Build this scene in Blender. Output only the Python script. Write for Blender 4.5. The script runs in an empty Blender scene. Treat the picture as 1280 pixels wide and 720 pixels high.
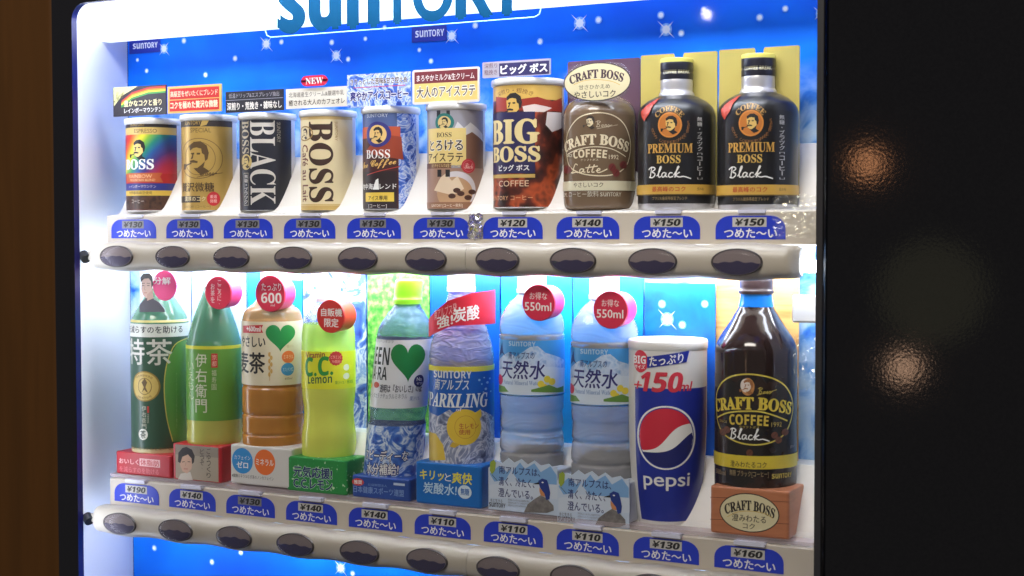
import bpy, math, random
from mathutils import Vector, Matrix
R_ = math.radians
sin, cos, pi = math.sin, math.cos, math.pi
random.seed(4)
sc = bpy.context.scene
COL = sc.collection

# ------------------------------------------------------------------ camera
YAW, PITCH, ROLL = 0.4850965, -0.0390968, -0.0015555
CP = Vector((1.0052929, -1.1118933, 0.0074721))
FPX = 1850.0                                   # focal length in pixels of a 1280 wide picture
_f = Vector((-sin(YAW)*cos(PITCH), cos(YAW)*cos(PITCH), sin(PITCH)))
_r = Vector((cos(YAW), sin(YAW), 0)); _u = _r.cross(_f)
CR = cos(ROLL)*_r + sin(ROLL)*_u; CU = -sin(ROLL)*_r + cos(ROLL)*_u
cam = bpy.data.cameras.new('camera'); cam.sensor_width = 36; cam.lens = FPX*36/1280
cam.clip_start = .02; cam.clip_end = 50
cam.dof.use_dof = True; cam.dof.focus_distance = 1.34; cam.dof.aperture_fstop = 14
camo = bpy.data.objects.new('camera', cam); COL.objects.link(camo)
M_ = Matrix((CR, CU, -_f)).transposed().to_4x4(); M_.translation = CP
camo.matrix_world = M_
sc.camera = camo

# ------------------------------------------------------------------ light and exposure
w = bpy.data.worlds.new('World'); sc.world = w; w.use_nodes = True
bg = w.node_tree.nodes['Background']; bg.inputs[0].default_value = (.9, .85, .8, 1); bg.inputs[1].default_value = .16
sc.view_settings.view_transform = 'Standard'; sc.view_settings.look = 'None'
sc.view_settings.exposure = .2; sc.view_settings.gamma = 1
sc.cycles.max_bounces = 10; sc.cycles.transparent_max_bounces = 24
sc.cycles.use_denoising = True; sc.cycles.caustics_reflective = False; sc.cycles.caustics_refractive = False
TUBE = 15.0                                     # strength of the fluorescent tubes

def lamp(name, kind, loc, energy, col, size=None, target=None):
    l = bpy.data.lights.new(name, kind); l.energy = energy; l.color = col
    if kind == 'AREA': l.size = size
    else: l.shadow_soft_size = size
    o = bpy.data.objects.new(name, l); COL.objects.link(o); o.location = loc
    if target is not None:
        o.rotation_euler = (Vector(target)-Vector(loc)).to_track_quat('-Z', 'Y').to_euler()
    return o
# the hall in front of the machine: one broad warm area light added as front fill, four small lamps seen mirrored in the black door
lamp('hall_front_fill', 'AREA', (.5, -1.9, 2.3), 225, (1, .93, .84), 1.6, (.3, 0, -.1))

# ------------------------------------------------------------------ pixel helpers (photo is 1280 x 720)
def ray(px, py): return _f*FPX + CR*(px-640) - CU*(py-360)
def at(px, py, Y):
    d = ray(px, py); return CP + d*((Y-CP.y)/d.y)
def lin(c):
    c = c/255
    return c/12.92 if c <= .04045 else ((c+.055)/1.055)**2.4

# ------------------------------------------------------------------ materials
_mats = {}
def mat(name, rgb, rough=.45, metal=0, spec=.5, emit=0):
    if name in _mats: return _mats[name]
    m = bpy.data.materials.new(name); m.use_nodes = True
    b = m.node_tree.nodes['Principled BSDF']
    col = (lin(rgb[0]), lin(rgb[1]), lin(rgb[2]), 1)
    b.inputs['Base Color'].default_value = col; b.inputs['Roughness'].default_value = rough
    b.inputs['Metallic'].default_value = metal; b.inputs['Specular IOR Level'].default_value = spec
    if emit:
        b.inputs['Emission Color'].default_value = col; b.inputs['Emission Strength'].default_value = emit
    _mats[name] = m
    return m
def P(r, g, b, rough=.4): return mat('print_%d_%d_%d_%d' % (r, g, b, rough*100), (r, g, b), rough)
def N(m, t, **kw):
    n = m.node_tree.nodes.new(t)
    for k, v in kw.items():
        if k in n.inputs.keys(): n.inputs[k].default_value = v
        else: setattr(n, k, v)
    return n
def ramp(m, stops):
    n = m.node_tree.nodes.new('ShaderNodeValToRGB'); e = n.color_ramp.elements
    while len(e) < len(stops): e.new(.5)
    for i, (p, c) in enumerate(stops):
        e[i].position = p; e[i].color = (lin(c[0]), lin(c[1]), lin(c[2]), 1)
    return n
def clear(name, rgb, alpha, rough=.08, tint=None, wave=0):
    """thin see-through plastic: tinted transparency mixed with a glossy coloured skin"""
    if name in _mats: return _mats[name]
    m = mat(name, rgb, rough); nt = m.node_tree; L = nt.links
    b = nt.nodes['Principled BSDF']; out = nt.nodes['Material Output']
    tr = N(m, 'ShaderNodeBsdfTransparent'); t = tint or (255, 255, 255)
    tr.inputs[0].default_value = (lin(t[0]), lin(t[1]), lin(t[2]), 1)
    lw = N(m, 'ShaderNodeLayerWeight'); lw.inputs[0].default_value = .25
    ad = N(m, 'ShaderNodeMath', operation='MULTIPLY_ADD', use_clamp=True)
    ad.inputs[1].default_value = .5; ad.inputs[2].default_value = alpha
    L.new(lw.outputs['Facing'], ad.inputs[0])
    mx = N(m, 'ShaderNodeMixShader'); L.new(ad.outputs[0], mx.inputs[0])
    L.new(tr.outputs[0], mx.inputs[1]); L.new(b.outputs[0], mx.inputs[2]); L.new(mx.outputs[0], out.inputs[0])
    if wave:
        n = N(m, 'ShaderNodeTexNoise', Scale=wave); n.inputs['Detail'].default_value = 2
        bp = N(m, 'ShaderNodeBump'); bp.inputs['Strength'].default_value = .6; bp.inputs['Distance'].default_value = .002
        bp.inputs['Strength'].default_value = .9; bp.inputs['Distance'].default_value = .003; n.inputs['Distortion'].default_value = .8
        tc = N(m, 'ShaderNodeTexCoord'); mp = N(m, 'ShaderNodeMapping'); mp.inputs['Scale'].default_value = (1, 1, 2.6)
        L.new(tc.outputs['Object'], mp.inputs[0]); L.new(mp.outputs[0], n.inputs['Vector'])
        L.new(n.outputs[0], bp.inputs['Height']); L.new(bp.outputs[0], b.inputs['Normal'])
    return m
def refr(name, rgb, ior, rough, wave, tw=.8):
    """clear plastic that bends what lies behind it"""
    m = mat(name, rgb, rough); L = m.node_tree.links; b = m.node_tree.nodes['Principled BSDF']
    b.inputs['Transmission Weight'].default_value = tw; b.inputs['IOR'].default_value = ior
    n = N(m, 'ShaderNodeTexNoise', Scale=wave); n.inputs['Detail'].default_value = 1; n.inputs['Distortion'].default_value = 1.5
    bp = N(m, 'ShaderNodeBump'); bp.inputs['Strength'].default_value = .8; bp.inputs['Distance'].default_value = .0022
    tc = N(m, 'ShaderNodeTexCoord'); mp = N(m, 'ShaderNodeMapping'); mp.inputs['Scale'].default_value = (1, 1, 2.8)
    L.new(tc.outputs['Object'], mp.inputs[0]); L.new(mp.outputs[0], n.inputs['Vector'])
    L.new(n.outputs[0], bp.inputs['Height']); L.new(bp.outputs[0], b.inputs['Normal'])
    return m
def noisy(name, stops, scale, detail=4, rough=.4, kind='noise', dist=0, stretch=(1, 1, 1), bump=0, emit=0, metal=0):
    """procedural printed or moulded surface: a texture through a colour ramp"""
    if name in _mats: return _mats[name]
    m = mat(name, (128, 128, 128), rough, metal); nt = m.node_tree; L = nt.links; b = nt.nodes['Principled BSDF']
    tc = N(m, 'ShaderNodeTexCoord'); mp = N(m, 'ShaderNodeMapping'); mp.inputs['Scale'].default_value = stretch
    L.new(tc.outputs['Object'], mp.inputs[0])
    src = mp.outputs[0]
    if kind == 'noise':
        t = N(m, 'ShaderNodeTexNoise', Scale=scale); t.inputs['Detail'].default_value = detail
        t.inputs['Distortion'].default_value = dist; o = t.outputs[0]
    else:
        nz = N(m, 'ShaderNodeTexNoise', Scale=scale*.7); nz.inputs['Detail'].default_value = detail
        L.new(src, nz.inputs['Vector'])
        va = N(m, 'ShaderNodeVectorMath', operation='SCALE'); va.inputs['Scale'].default_value = dist
        L.new(nz.outputs['Color'], va.inputs[0])
        ad = N(m, 'ShaderNodeVectorMath', operation='ADD'); L.new(src, ad.inputs[0]); L.new(va.outputs[0], ad.inputs[1])
        src = ad.outputs[0]
        t = N(m, 'ShaderNodeTexVoronoi', Scale=scale, feature='F1')
        o = t.outputs['Distance'] if kind == 'voronoi' else t.outputs['Color']
    L.new(src, t.inputs['Vector'])
    r = ramp(m, stops); L.new(o, r.inputs[0]); L.new(r.outputs[0], b.inputs['Base Color'])
    if bump:
        bp = N(m, 'ShaderNodeBump'); bp.inputs['Strength'].default_value = bump; bp.inputs['Distance'].default_value = .001
        L.new(o, bp.inputs['Height']); L.new(bp.outputs[0], b.inputs['Normal'])
    if emit:
        L.new(r.outputs[0], b.inputs['Emission Color']); b.inputs['Emission Strength'].default_value = emit
    return m
WHITE = mat('white_plastic', (222, 221, 220), .4)
CREAMP = mat('beige_plastic', (206, 197, 184), .38)
RAILP = mat('tan_rail_plastic', (190, 182, 168), .34)
BLACKP = mat('black_bezel', (14, 14, 18), .35)
NAVYP = mat('blue_glow_bezel', (22, 26, 92), .3)  # blue glow of the glass rim put into the bezel colour
def ice(name, stops, scale=70): return noisy(name, stops, scale, 4, .4, dist=3.2)
ICEM = ice('crushed_ice_print', [(.34, (28, 54, 150)), (.44, (70, 116, 214)), (.5, (215, 228, 248)), (.55, (96, 136, 222)), (.62, (226, 236, 250)), (.7, (50, 90, 196))], 42)
SPLASH = noisy('water_splash_print', [(.3, (25, 60, 160)), (.45, (70, 120, 205)), (.55, (215, 230, 245)), (.65, (80, 130, 210)), (.8, (230, 240, 250))], 45, 5, .3, dist=3.0)

# ------------------------------------------------------------------ mesh building
class MB:
    def __init__(s): s.v = []; s.f = []; s.m = []; s.sm = []; s.mats = []
    def mi(s, m):
        if m not in s.mats: s.mats.append(m)
        return s.mats.index(m)
    def add(s, vs, fs, m, smooth=False):
        o = len(s.v); k = s.mi(m)
        s.v += [tuple(v) for v in vs]
        for f in fs: s.f.append([i+o for i in f]); s.m.append(k); s.sm.append(smooth)
    def box(s, a, b, m, bev=0):
        x0, y0, z0 = a; x1, y1, z1 = b
        if bev <= 0:
            vs = [(x, y, z) for x in (x0, x1) for y in (y0, y1) for z in (z0, z1)]
            s.add(vs, [(0, 1, 3, 2), (4, 6, 7, 5), (0, 4, 5, 1), (2, 3, 7, 6), (0, 2, 6, 4), (1, 5, 7, 3)], m); return
        # a box with rounded vertical edges and chamfered top and bottom
        n = 5; ring = []
        for (cx, cy, a0) in ((x1-bev, y1-bev, 0), (x0+bev, y1-bev, 90), (x0+bev, y0+bev, 180), (x1-bev, y0+bev, 270)):
            for i in range(n): t = R_(a0+90*i/(n-1)); ring.append((cx, cy, bev, t))
        k = len(ring); vs = []
        lv = [(z0, -.5), (z0+bev*.5, 0), (z1-bev*.5, 0), (z1-bev*.15, -.2), (z1, -.55)]
        for z, ins in lv:
            for (cx, cy, b_, t) in ring:
                rr = b_*(1+ins*.5); vs.append((cx+rr*cos(t), cy+rr*sin(t), z))
        fs = [(l*k+i, l*k+(i+1) % k, (l+1)*k+(i+1) % k, (l+1)*k+i) for l in range(len(lv)-1) for i in range(k)]
        fs += [tuple(range(k))[::-1], tuple(range((len(lv)-1)*k, len(lv)*k))]
        s.add(vs, fs, m)
    def tube(s, a, b, r, m, n=16, r2=None):
        a = Vector(a); b = Vector(b); d = (b-a).normalized(); r2 = r if r2 is None else r2
        x = d.orthogonal().normalized(); y = d.cross(x); vs = []
        for c, q in ((a, r), (b, r2)):
            for i in range(n): t = 2*pi*i/n; vs.append(c+q*(cos(t)*x+sin(t)*y))
        s.add(vs, [(i, (i+1) % n, n+(i+1) % n, n+i) for i in range(n)], m, True)
        s.add(vs[:n], [tuple(range(n))[::-1]], m); s.add(vs[n:], [tuple(range(n))], m)
    def path(s, pts, r, m, n=8):
        for a, b in zip(pts, pts[1:]): s.tube(a, b, r, m, n)
    def lathe(s, prof, cx, cy, m, seg=120, a0=-180, a1=180, lean=0, cap=True):
        full = a1-a0 >= 359.9; ncol = seg if full else seg+1; z0 = prof[0][1]; vs = []
        for r, z in prof:
            for i in range(ncol):
                a = R_(a0+(a1-a0)*i/seg); vs.append((cx+lean*(z-z0)+r*sin(a), cy-r*cos(a), z))
        fs = []
        for j in range(len(prof)-1):
            for i in range(seg):
                k = (i+1) % ncol if full else i+1
                fs.append((j*ncol+i, j*ncol+k, (j+1)*ncol+k, (j+1)*ncol+i))
        s.add(vs, fs, m, True)
        if full and cap:
            s.add(vs[:ncol], [tuple(range(ncol))[::-1]], m); s.add(vs[-ncol:], [tuple(range(ncol))], m)
    def merge(s, o):
        for f, k, q in zip(o.f, o.m, o.sm): s.add([o.v[i] for i in f], [tuple(range(len(f)))], o.mats[k], q)
    def build(s, name, parent=None):
        off = wloc(parent) if parent else Vector((0, 0, 0))
        me = bpy.data.meshes.new(name)
        me.from_pydata([tuple(Vector(v)-off) for v in s.v], [], s.f)
        for m in s.mats: me.materials.append(m)
        me.polygons.foreach_set('material_index', s.m); me.polygons.foreach_set('use_smooth', s.sm); me.update()
        o = bpy.data.objects.new(name, me); COL.objects.link(o)
        if parent: o.parent = parent
        return o
def wloc(o):
    v = Vector((0, 0, 0))
    while o: v += o.location; o = o.parent
    return v
def thing(name, label, cat, loc, group=None):
    o = bpy.data.objects.new(name, None); o.empty_display_size = .01; COL.objects.link(o)
    o.location = loc; o['label'] = label; o['category'] = cat
    if group: o['group'] = group
    return o
def tag(o, label, cat, group=None):
    o['label'] = label; o['category'] = cat
    if group: o['group'] = group
    return o

# ------------------------------------------------------------------ surfaces that carry print
class Flat:
    """the plane y = Y facing the viewer; u = x, v = z"""
    step = 9.; knots = ()
    def __init__(s, Y): s.Y = Y
    def uv(s, px, py): p = at(px, py, s.Y); return (p.x, p.z)
    def pt(s, u, v, l): return (u, s.Y-l, v)
class Round:
    """a turned body; u = arc length from the front, v = z"""
    def __init__(s, cx, cy, prof, lean=0):
        s.cx, s.cy, s.prof, s.lean = cx, cy, prof, lean; s.R = max(r for r, z in prof); s.z0 = prof[0][1]
        s.step = s.R*R_(3); s.knots = sorted({z for r, z in prof})      # the body's own facets: print is cut along them
    def r(s, z):
        p = s.prof
        if z <= p[0][1]: return p[0][0]
        for (r0, z0), (r1, z1) in zip(p, p[1:]):
            if z0 <= z <= z1: return r0+(r1-r0)*(z-z0)/(z1-z0) if z1 > z0 else r1
        return p[-1][0]
    def uv(s, px, py):
        d = ray(px, py).normalized(); z = CP.z + d.z*1.3
        for _ in range(6):
            R = s.r(z); ox, oy = CP.x-s.cx-s.lean*(z-s.z0), CP.y-s.cy
            a = d.x*d.x+d.y*d.y; b = ox*d.x+oy*d.y; c = ox*ox+oy*oy-R*R; q = b*b-a*c
            t = (-b-math.sqrt(max(q, 0)))/a; z = CP.z+d.z*t
        x, y = ox+d.x*t, oy+d.y*t
        return (s.R*math.atan2(x, -y), z)
    def pt(s, u, v, l):
        a = u/s.R; r = s.r(v)+l
        return (s.cx+s.lean*(v-s.z0)+r*sin(a), s.cy-r*cos(a), v)
def cutv(polys, knots):
    for c in knots:
        out = []
        for p in polys:
            lo = min(q[1] for q in p); hi = max(q[1] for q in p)
            if not lo < c-1e-9 < hi-2e-9: out.append(p); continue
            A = []; B = []
            for (a, b) in zip(p, p[1:]+p[:1]):
                if a[1] <= c: A.append(a)
                if a[1] >= c: B.append(a)
                if (a[1] < c < b[1]) or (b[1] < c < a[1]):
                    t = (c-a[1])/(b[1]-a[1]); q = (a[0]+t*(b[0]-a[0]), c); A.append(q); B.append(q)
            if len(A) > 2: out.append(A)
            if len(B) > 2: out.append(B)
        polys = out
    return polys
def cut(polys, step):
    """split convex polygons along u = k*step so that they follow a curved body"""
    out = []
    for p in polys:
        lo = min(q[0] for q in p); hi = max(q[0] for q in p)
        k0 = math.floor(lo/step)+1; cur = p
        while k0*step < hi-1e-9 and len(cur) > 2:
            c = k0*step; A = []; B = []
            for (a, b) in zip(cur, cur[1:]+cur[:1]):
                if a[0] <= c: A.append(a)
                if a[0] >= c: B.append(a)
                if (a[0] < c < b[0]) or (b[0] < c < a[0]):
                    t = (c-a[0])/(b[0]-a[0]); q = (c, a[1]+t*(b[1]-a[1])); A.append(q); B.append(q)
            if len(A) > 2: out.append(A)
            cur = B; k0 += 1
        if len(cur) > 2: out.append(cur)
    return out
_glyphs = {}
def glyphs(s, res):
    if (s, res) in _glyphs: return _glyphs[(s, res)]
    c = bpy.data.curves.new('lettering', 'FONT'); c.body = s; c.size = 1; c.resolution_u = res
    o = bpy.data.objects.new('lettering', c); me = bpy.data.meshes.new_from_object(o)
    V = [(v.co.x, v.co.y) for v in me.vertices]
    g = [[V[i] for i in p.vertices] for p in me.polygons]
    bpy.data.objects.remove(o); bpy.data.curves.remove(c); bpy.data.meshes.remove(me)
    _glyphs[(s, res)] = g
    return g
def style(s, up, lo, dg=None):
    o = ''
    for ch in s:
        if 'A' <= ch <= 'Z': o += chr(up+ord(ch)-65)
        elif 'a' <= ch <= 'z': o += chr(lo+ord(ch)-97)
        elif dg and '0' <= ch <= '9': o += chr(dg+ord(ch)-48)
        else: o += ch
    return o
def serif(s): return style(s, 0x1D400, 0x1D41A, 0x1D7CE)
def script(s): return style(s, 0x1D4D0, 0x1D4EA)
def sans(s): return style(s, 0x1D5D4, 0x1D5EE, 0x1D7EC)
def itserif(s): return style(s, 0x1D468, 0x1D482)

def tri(pts):
    from mathutils.geometry import tessellate_polygon
    return [[pts[i] for i in t] for t in tessellate_polygon([[Vector((p[0], p[1], 0)) for p in pts]])]

class Print:
    """layers of print on a surface: shapes go into one mesh, lettering into another"""
    def __init__(s, surf): s.S = surf; s.art = MB(); s.txt = MB(); s.n = 0
    def _put(s, mb, polys, m, dl=0):
        l = .00005+s.n*.000009+dl
        for p in cutv(cut(polys, s.S.step), s.S.knots):
            a = sum(p[i][0]*p[(i+1) % len(p)][1]-p[(i+1) % len(p)][0]*p[i][1] for i in range(len(p)))
            if abs(a) < 1e-12: continue
            if a < 0: p = p[::-1]
            mb.add([s.S.pt(u, v, l) for u, v in p], [tuple(range(len(p)))], m, True)
    # shapes, in surface units
    def poly_uv(s, pts, m, txt=False):
        s.n += 1; s._put(s.txt if txt else s.art, tri(pts), m)
    def grid_uv(s, u0, v0, u1, v1, m, nv=1):
        s.n += 1
        s._put(s.art, [[(u0, v0+(v1-v0)*i/nv), (u1, v0+(v1-v0)*i/nv), (u1, v0+(v1-v0)*(i+1)/nv), (u0, v0+(v1-v0)*(i+1)/nv)] for i in range(nv)], m)
    # shapes, measured on the photograph and laid on the surface
    def poly(s, pts, m): s.poly_uv([s.S.uv(*p) for p in pts], m)
    def rect(s, x0, y0, x1, y1, m, nv=1):
        xm, ym = (x0+x1)/2, (y0+y1)/2
        s.grid_uv(s.S.uv(x0, ym)[0], s.S.uv(xm, y1)[1], s.S.uv(x1, ym)[0], s.S.uv(xm, y0)[1], m, nv)
    def oval(s, x, y, a, b, m, n=40, ring=0):
        u, v = s.S.uv(x, y); ua = abs(s.S.uv(x+a, y)[0]-s.S.uv(x-a, y)[0])/2; vb = abs(s.S.uv(x, y-b)[1]-s.S.uv(x, y+b)[1])/2
        s.oval_uv(u, v, ua, vb, m, n, ring)
    def oval_uv(s, u, v, ua, vb, m, n=40, ring=0, a0=0, a1=360):
        A = [R_(a0+(a1-a0)*i/n) for i in range(n+1)]
        if ring:
            s.n += 1
            s._put(s.art, [[(u+ua*cos(t), v+vb*sin(t)), (u+ua*cos(q), v+vb*sin(q)), (u+(ua-ring)*cos(q), v+(vb-ring)*sin(q)), (u+(ua-ring)*cos(t), v+(vb-ring)*sin(t))] for t, q in zip(A, A[1:])], m)
        else: s.poly_uv([(u+ua*cos(t), v+vb*sin(t)) for t in A[:-1]], m)
    def line_uv(s, pts, wd, m):
        s.n += 1; q = []
        for (a, b) in zip(pts, pts[1:]):
            dx, dy = b[0]-a[0], b[1]-a[1]; l = math.hypot(dx, dy) or 1; nx, ny = -dy/l*wd/2, dx/l*wd/2
            q.append([(a[0]+nx, a[1]+ny), (a[0]-nx, a[1]-ny), (b[0]-nx, b[1]-ny), (b[0]+nx, b[1]+ny)])
        s._put(s.art, q, m)
    def line(s, pts, wd, m):
        q = [s.S.uv(*p) for p in pts]
        if len(q) > 4:                          # long outlines are drawn as smooth curves
            o = []; cl = q[0] == q[-1]; n = len(q)
            for i in range(n-1):
                p0 = q[i-1] if i else (q[-2] if cl else q[0]); p1, p2 = q[i], q[i+1]; p3 = q[i+2] if i+2 < n else (q[1] if cl else q[-1])
                for k in range(5):
                    e = k/5; o.append(tuple(.5*(2*p1[j]+(p2[j]-p0[j])*e+(2*p0[j]-5*p1[j]+4*p2[j]-p3[j])*e*e+(3*p1[j]-p0[j]-3*p2[j]+p3[j])*e**3) for j in (0, 1)))
            q = o+[q[-1]]
        s.line_uv(q, wd, m)
    def text_uv(s, st, u0, v0, u1, v1, m, bold=0, rot=0, shear=0, arc=0, outline=None, ow=.05, res=2, tilt=0, sq=1):
        """lettering fitted to the box; bold and ow are in em, arc bends the line (degrees), rot is in quarter turns"""
        g = glyphs(st, res)
        if not g: return
        def bend(p):
            x, y = p; x += shear*y
            if arc:
                W = max(q[0] for t in g for q in t); A = R_(abs(arc)); a = A*(x/W-.5); rad = W/A
                if arc > 0: x, y = (rad+y)*sin(a), (rad+y)*cos(a)
                else: x, y = (rad-y)*sin(a), -(rad-y)*cos(a)
            if rot: x, y = {1: (-y, x), 2: (-x, -y), -1: (y, -x)}[rot]
            return (x, y)
        G = [[bend(p) for p in t] for t in g]
        xs = [p[0] for t in G for p in t]; ys = [p[1] for t in G for p in t]
        x0, x1, y0, y1 = min(xs), max(xs), min(ys), max(ys)
        if u0 is None: u0 = u1-sq*(x1-x0)*(v1-v0)/(y1-y0)
        if u1 is None: u1 = u0+sq*(x1-x0)*(v1-v0)/(y1-y0)
        kx, ky = (u1-u0)/max(x1-x0, 1e-6), (v1-v0)/max(y1-y0, 1e-6)
        def T(dx, dy): return [[(u0+(x-x0+dx)*kx, v0+(y-y0+dy)*ky+tilt*((x-x0)*kx-(u1-u0)/2)) for x, y in t] for t in G]
        if outline:
            s.n += 1
            for i in range(8): s._put(s.txt, T(ow*cos(i*pi/4), ow*sin(i*pi/4)), outline, i*1e-6)
        s.n += 2
        if bold:
            for i, (dx, dy) in enumerate(((-bold, 0), (bold, 0), (0, bold*.7), (0, -bold*.7))): s._put(s.txt, T(dx, dy), m, i*2e-6)
        else: s._put(s.txt, T(0, 0), m)
    def text(s, st, x0, y0, x1, y1, m, **k):
        xm = (x1 if x0 is None else x0 if x1 is None else (x0+x1)/2); ym = (y0+y1)/2
        if x0 is None: xm -= 6
        U = lambda x: None if x is None else s.S.uv(x, ym)[0]
        s.text_uv(st, U(x0), s.S.uv(xm, y1)[1], U(x1), s.S.uv(xm, y0)[1], m, **k)
    def column(s, st, x0, y0, x1, y1, m, **k):
        """vertical writing, one character under the other"""
        h = (y1-y0)/len(st)
        for i, ch in enumerate(st):
            e = .12*h if ch not in 'ー・。、' else .3*h
            if ch in 'ー': s.text(ch, (x0+x1)/2-.6, y0+i*h+e*.3, (x0+x1)/2+.6, y0+(i+1)*h-e*.3, m, rot=-1); continue
            if ch in '・。、': s.text(ch, (x0+x1)/2-.6, (y0+(i+.5)*h)-.6, (x0+x1)/2+.6, y0+(i+.5)*h+.6, m); continue
            if ch in '[]': s.text('⊓' if ch == '[' else '⊔', x0, y0+(i+.35)*h, x1, y0+(i+.7)*h, m); continue
            s.text(ch, x0, y0+i*h+e*.5, x1, y0+(i+1)*h-e*.5, m, **k)
    def logo(s, x0, y0, x1, y1, m, bold=.03, **k):
        u0, v0 = s.S.uv(x0, (y0+y1)/2)[0], s.S.uv((x0+x1)/2, y1)[1]; u1, v1 = s.S.uv(x1, (y0+y1)/2)[0], s.S.uv((x0+x1)/2, y0)[1]
        s.logo_uv(u0, v0, u1, v1, m, bold, **k)
    def logo_uv(s, u0, v0, u1, v1, m, bold=.03, **k):
        W = u1-u0
        for ch, a, b in (('s', 0, .12), ('u', .15, .28), ('n', .315, .44), ('T', .455, .575), ('O', .58, .725), ('R', .755, .865), ('Y', .87, 1)):
            s.text_uv(sans(ch) if bold else ch, u0+a*W, v0, u0+b*W, v1, m, **k)
    def star(s, x, y, r, m, rays=False):
        u, v = s.S.uv(x, y); k = abs(s.S.uv(x, y-1)[1]-s.S.uv(x, y+1)[1])/2; q = r*k
        s.oval_uv(u, v, q*1.25, q*1.25, HALO, 14); s.oval_uv(u, v, q*.82, q*.82, m, 10)
        if rays:
            for a in range(4):
                t = R_(45+90*a); L = q*(2.6 if a % 2 else 2.2); c, d = cos(t), sin(t)
                s.poly_uv([(u+L*c, v+L*d), (u-d*q*.16, v+c*q*.16), (u+d*q*.16, v-c*q*.16)], m)
            for a in range(4):
                t = R_(90*a); L = q*1.1; c, d = cos(t), sin(t)
                s.poly_uv([(u+L*c, v+L*d), (u-d*q*.3, v+c*q*.3), (u+d*q*.3, v-c*q*.3)], m)
    def hand(s, word, x0, y0, x1, y1, wd, m):
        """brush handwriting drawn as smooth strokes"""
        W = {'Black': [[(.55, .95), (.45, .5), (.35, 0)], [(.1, .75), (.5, .98), (.9, .95), (1., .78), (.6, .55), (.95, .42), (.95, .2), (.6, .02), (.2, .08)],
                       [(1.2, .15), (1.4, .35), (1.75, .95), (1.62, 1.), (1.42, .4), (1.48, .05), (1.7, .12)], [(2.22, .45), (1.95, .45), (1.8, .2), (1.95, .03), (2.2, .22), (2.3, .45), (2.24, .12), (2.45, .08)],
                       [(2.98, .42), (2.72, .45), (2.55, .2), (2.7, .03), (3.05, .12)], [(3.1, .2), (3.65, .95), (3.55, 1.), (3.38, .5), (3.24, 0)], [(3.75, .5), (3.35, .22), (3.7, .05), (4.2, .1), (5., -.1)]],
             'Latte': [[(1., .85), (.75, 1.), (.5, .7), (.3, .1), (.02, .08), (.3, .02), (.7, .1), (1.1, .05)], [(1.72, .42), (1.4, .42), (1.25, .18), (1.4, .03), (1.65, .2), (1.78, .42), (1.72, .1), (1.95, .1)],
                       [(2.45, .9), (2.2, .3), (2.2, .05), (2.45, .1)], [(2.95, .9), (2.7, .3), (2.7, .05), (2.95, .1)], [(1.95, .55), (2.5, .6), (3.3, .72)], [(3.1, .2), (3.5, .3), (3.5, .45), (3.3, .42), (3.2, .15), (3.4, .02), (3.8, .15), (4.3, .4)]],
             'Boss': [[(.55, .95), (.45, .5), (.35, 0)], [(.1, .8), (.6, 1.), (1.1, .85), (.6, .52), (1., .3), (.7, .05), (.2, .1)], [(1.6, .4), (1.35, .3), (1.4, .08), (1.65, .1), (1.7, .35), (1.9, .35)],
                      [(1.9, .1), (2.3, .45), (2.35, .1), (2.05, .05)], [(2.5, .1), (2.9, .45), (2.95, .1), (2.65, .05)], [(2.9, .15), (3.6, .4)]]}[word]
        mx = max(p[0] for t in W for p in t); ym = (y0+y1)/2; U0, U1 = s.S.uv(x0, ym)[0], s.S.uv(x1, ym)[0]; V0, V1 = s.S.uv((x0+x1)/2, y1)[1], s.S.uv((x0+x1)/2, y0)[1]
        for t in W:
            q = [(U0+(U1-U0)*a/mx, V0+(V1-V0)*b) for a, b in t]; o = []
            for i in range(len(q)-1):
                p0, p1, p2, p3 = q[max(i-1, 0)], q[i], q[i+1], q[min(i+2, len(q)-1)]
                for k in range(5):
                    e = k/5; o.append(tuple(.5*(2*p1[j]+(p2[j]-p0[j])*e+(2*p0[j]-5*p1[j]+4*p2[j]-p3[j])*e*e+(3*p1[j]-p0[j]-3*p2[j]+p3[j])*e**3) for j in (0, 1)))
            s.line_uv(o+[q[-1]], wd, m)
    def man(s, x, y, h, ink, face=None):
        """round emblem of a man's head in three-quarter view with a pipe"""
        u, v = s.S.uv(x, y); k = abs(s.S.uv(x, y-h/2)[1]-s.S.uv(x, y+h/2)[1])
        T = lambda pts: [(u+a*k, v+b*k) for a, b in pts]
        if face: s.poly_uv(T([(-.26, .2), (-.1, .42), (.18, .42), (.34, .2), (.32, -.12), (.2, -.34), (-.02, -.38), (-.2, -.26), (-.24, -.05)]), face)
        s.poly_uv(T([(-.22, .2), (-.26, .34), (-.08, .48), (.16, .5), (.36, .36), (.42, .12), (.38, -.08), (.3, -.14), (.28, .06), (.2, .12), (.18, .26), (.02, .3), (-.1, .28)]), ink)
        s.poly_uv(T([(-.2, .12), (-.06, .14), (-.06, .08), (-.16, .07)]), ink)
        s.poly_uv(T([(.02, .13), (.15, .13), (.14, .07), (.03, .07)]), ink)
        s.poly_uv(T([(-.12, .1), (-.08, .1), (-.12, -.06), (-.2, -.08)]), ink)
        s.poly_uv(T([(-.24, -.12), (-.1, -.1), (.06, -.14), (.05, -.2), (-.22, -.18)]), ink)
        s.poly_uv(T([(-.16, -.22), (-.44, -.3), (-.46, -.26), (-.18, -.18)]), ink)
        s.poly_uv(T([(-.4, -.22), (-.56, -.22), (-.55, -.4), (-.44, -.4)]), ink)
        s.poly_uv(T([(.3, -.14), (.24, -.36), (.02, -.44), (-.1, -.36), (.04, -.36), (.18, -.26)]), ink)
        s.poly_uv(T([(-.06, -.4), (.26, -.34), (.44, -.46), (.16, -.58)]), ink)
    def build(s, label_obj, words='lettering', emblem='artwork'):
        if s.art.f: s.art.build(emblem, label_obj)
        if s.txt.f: s.txt.build(words, label_obj)
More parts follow.
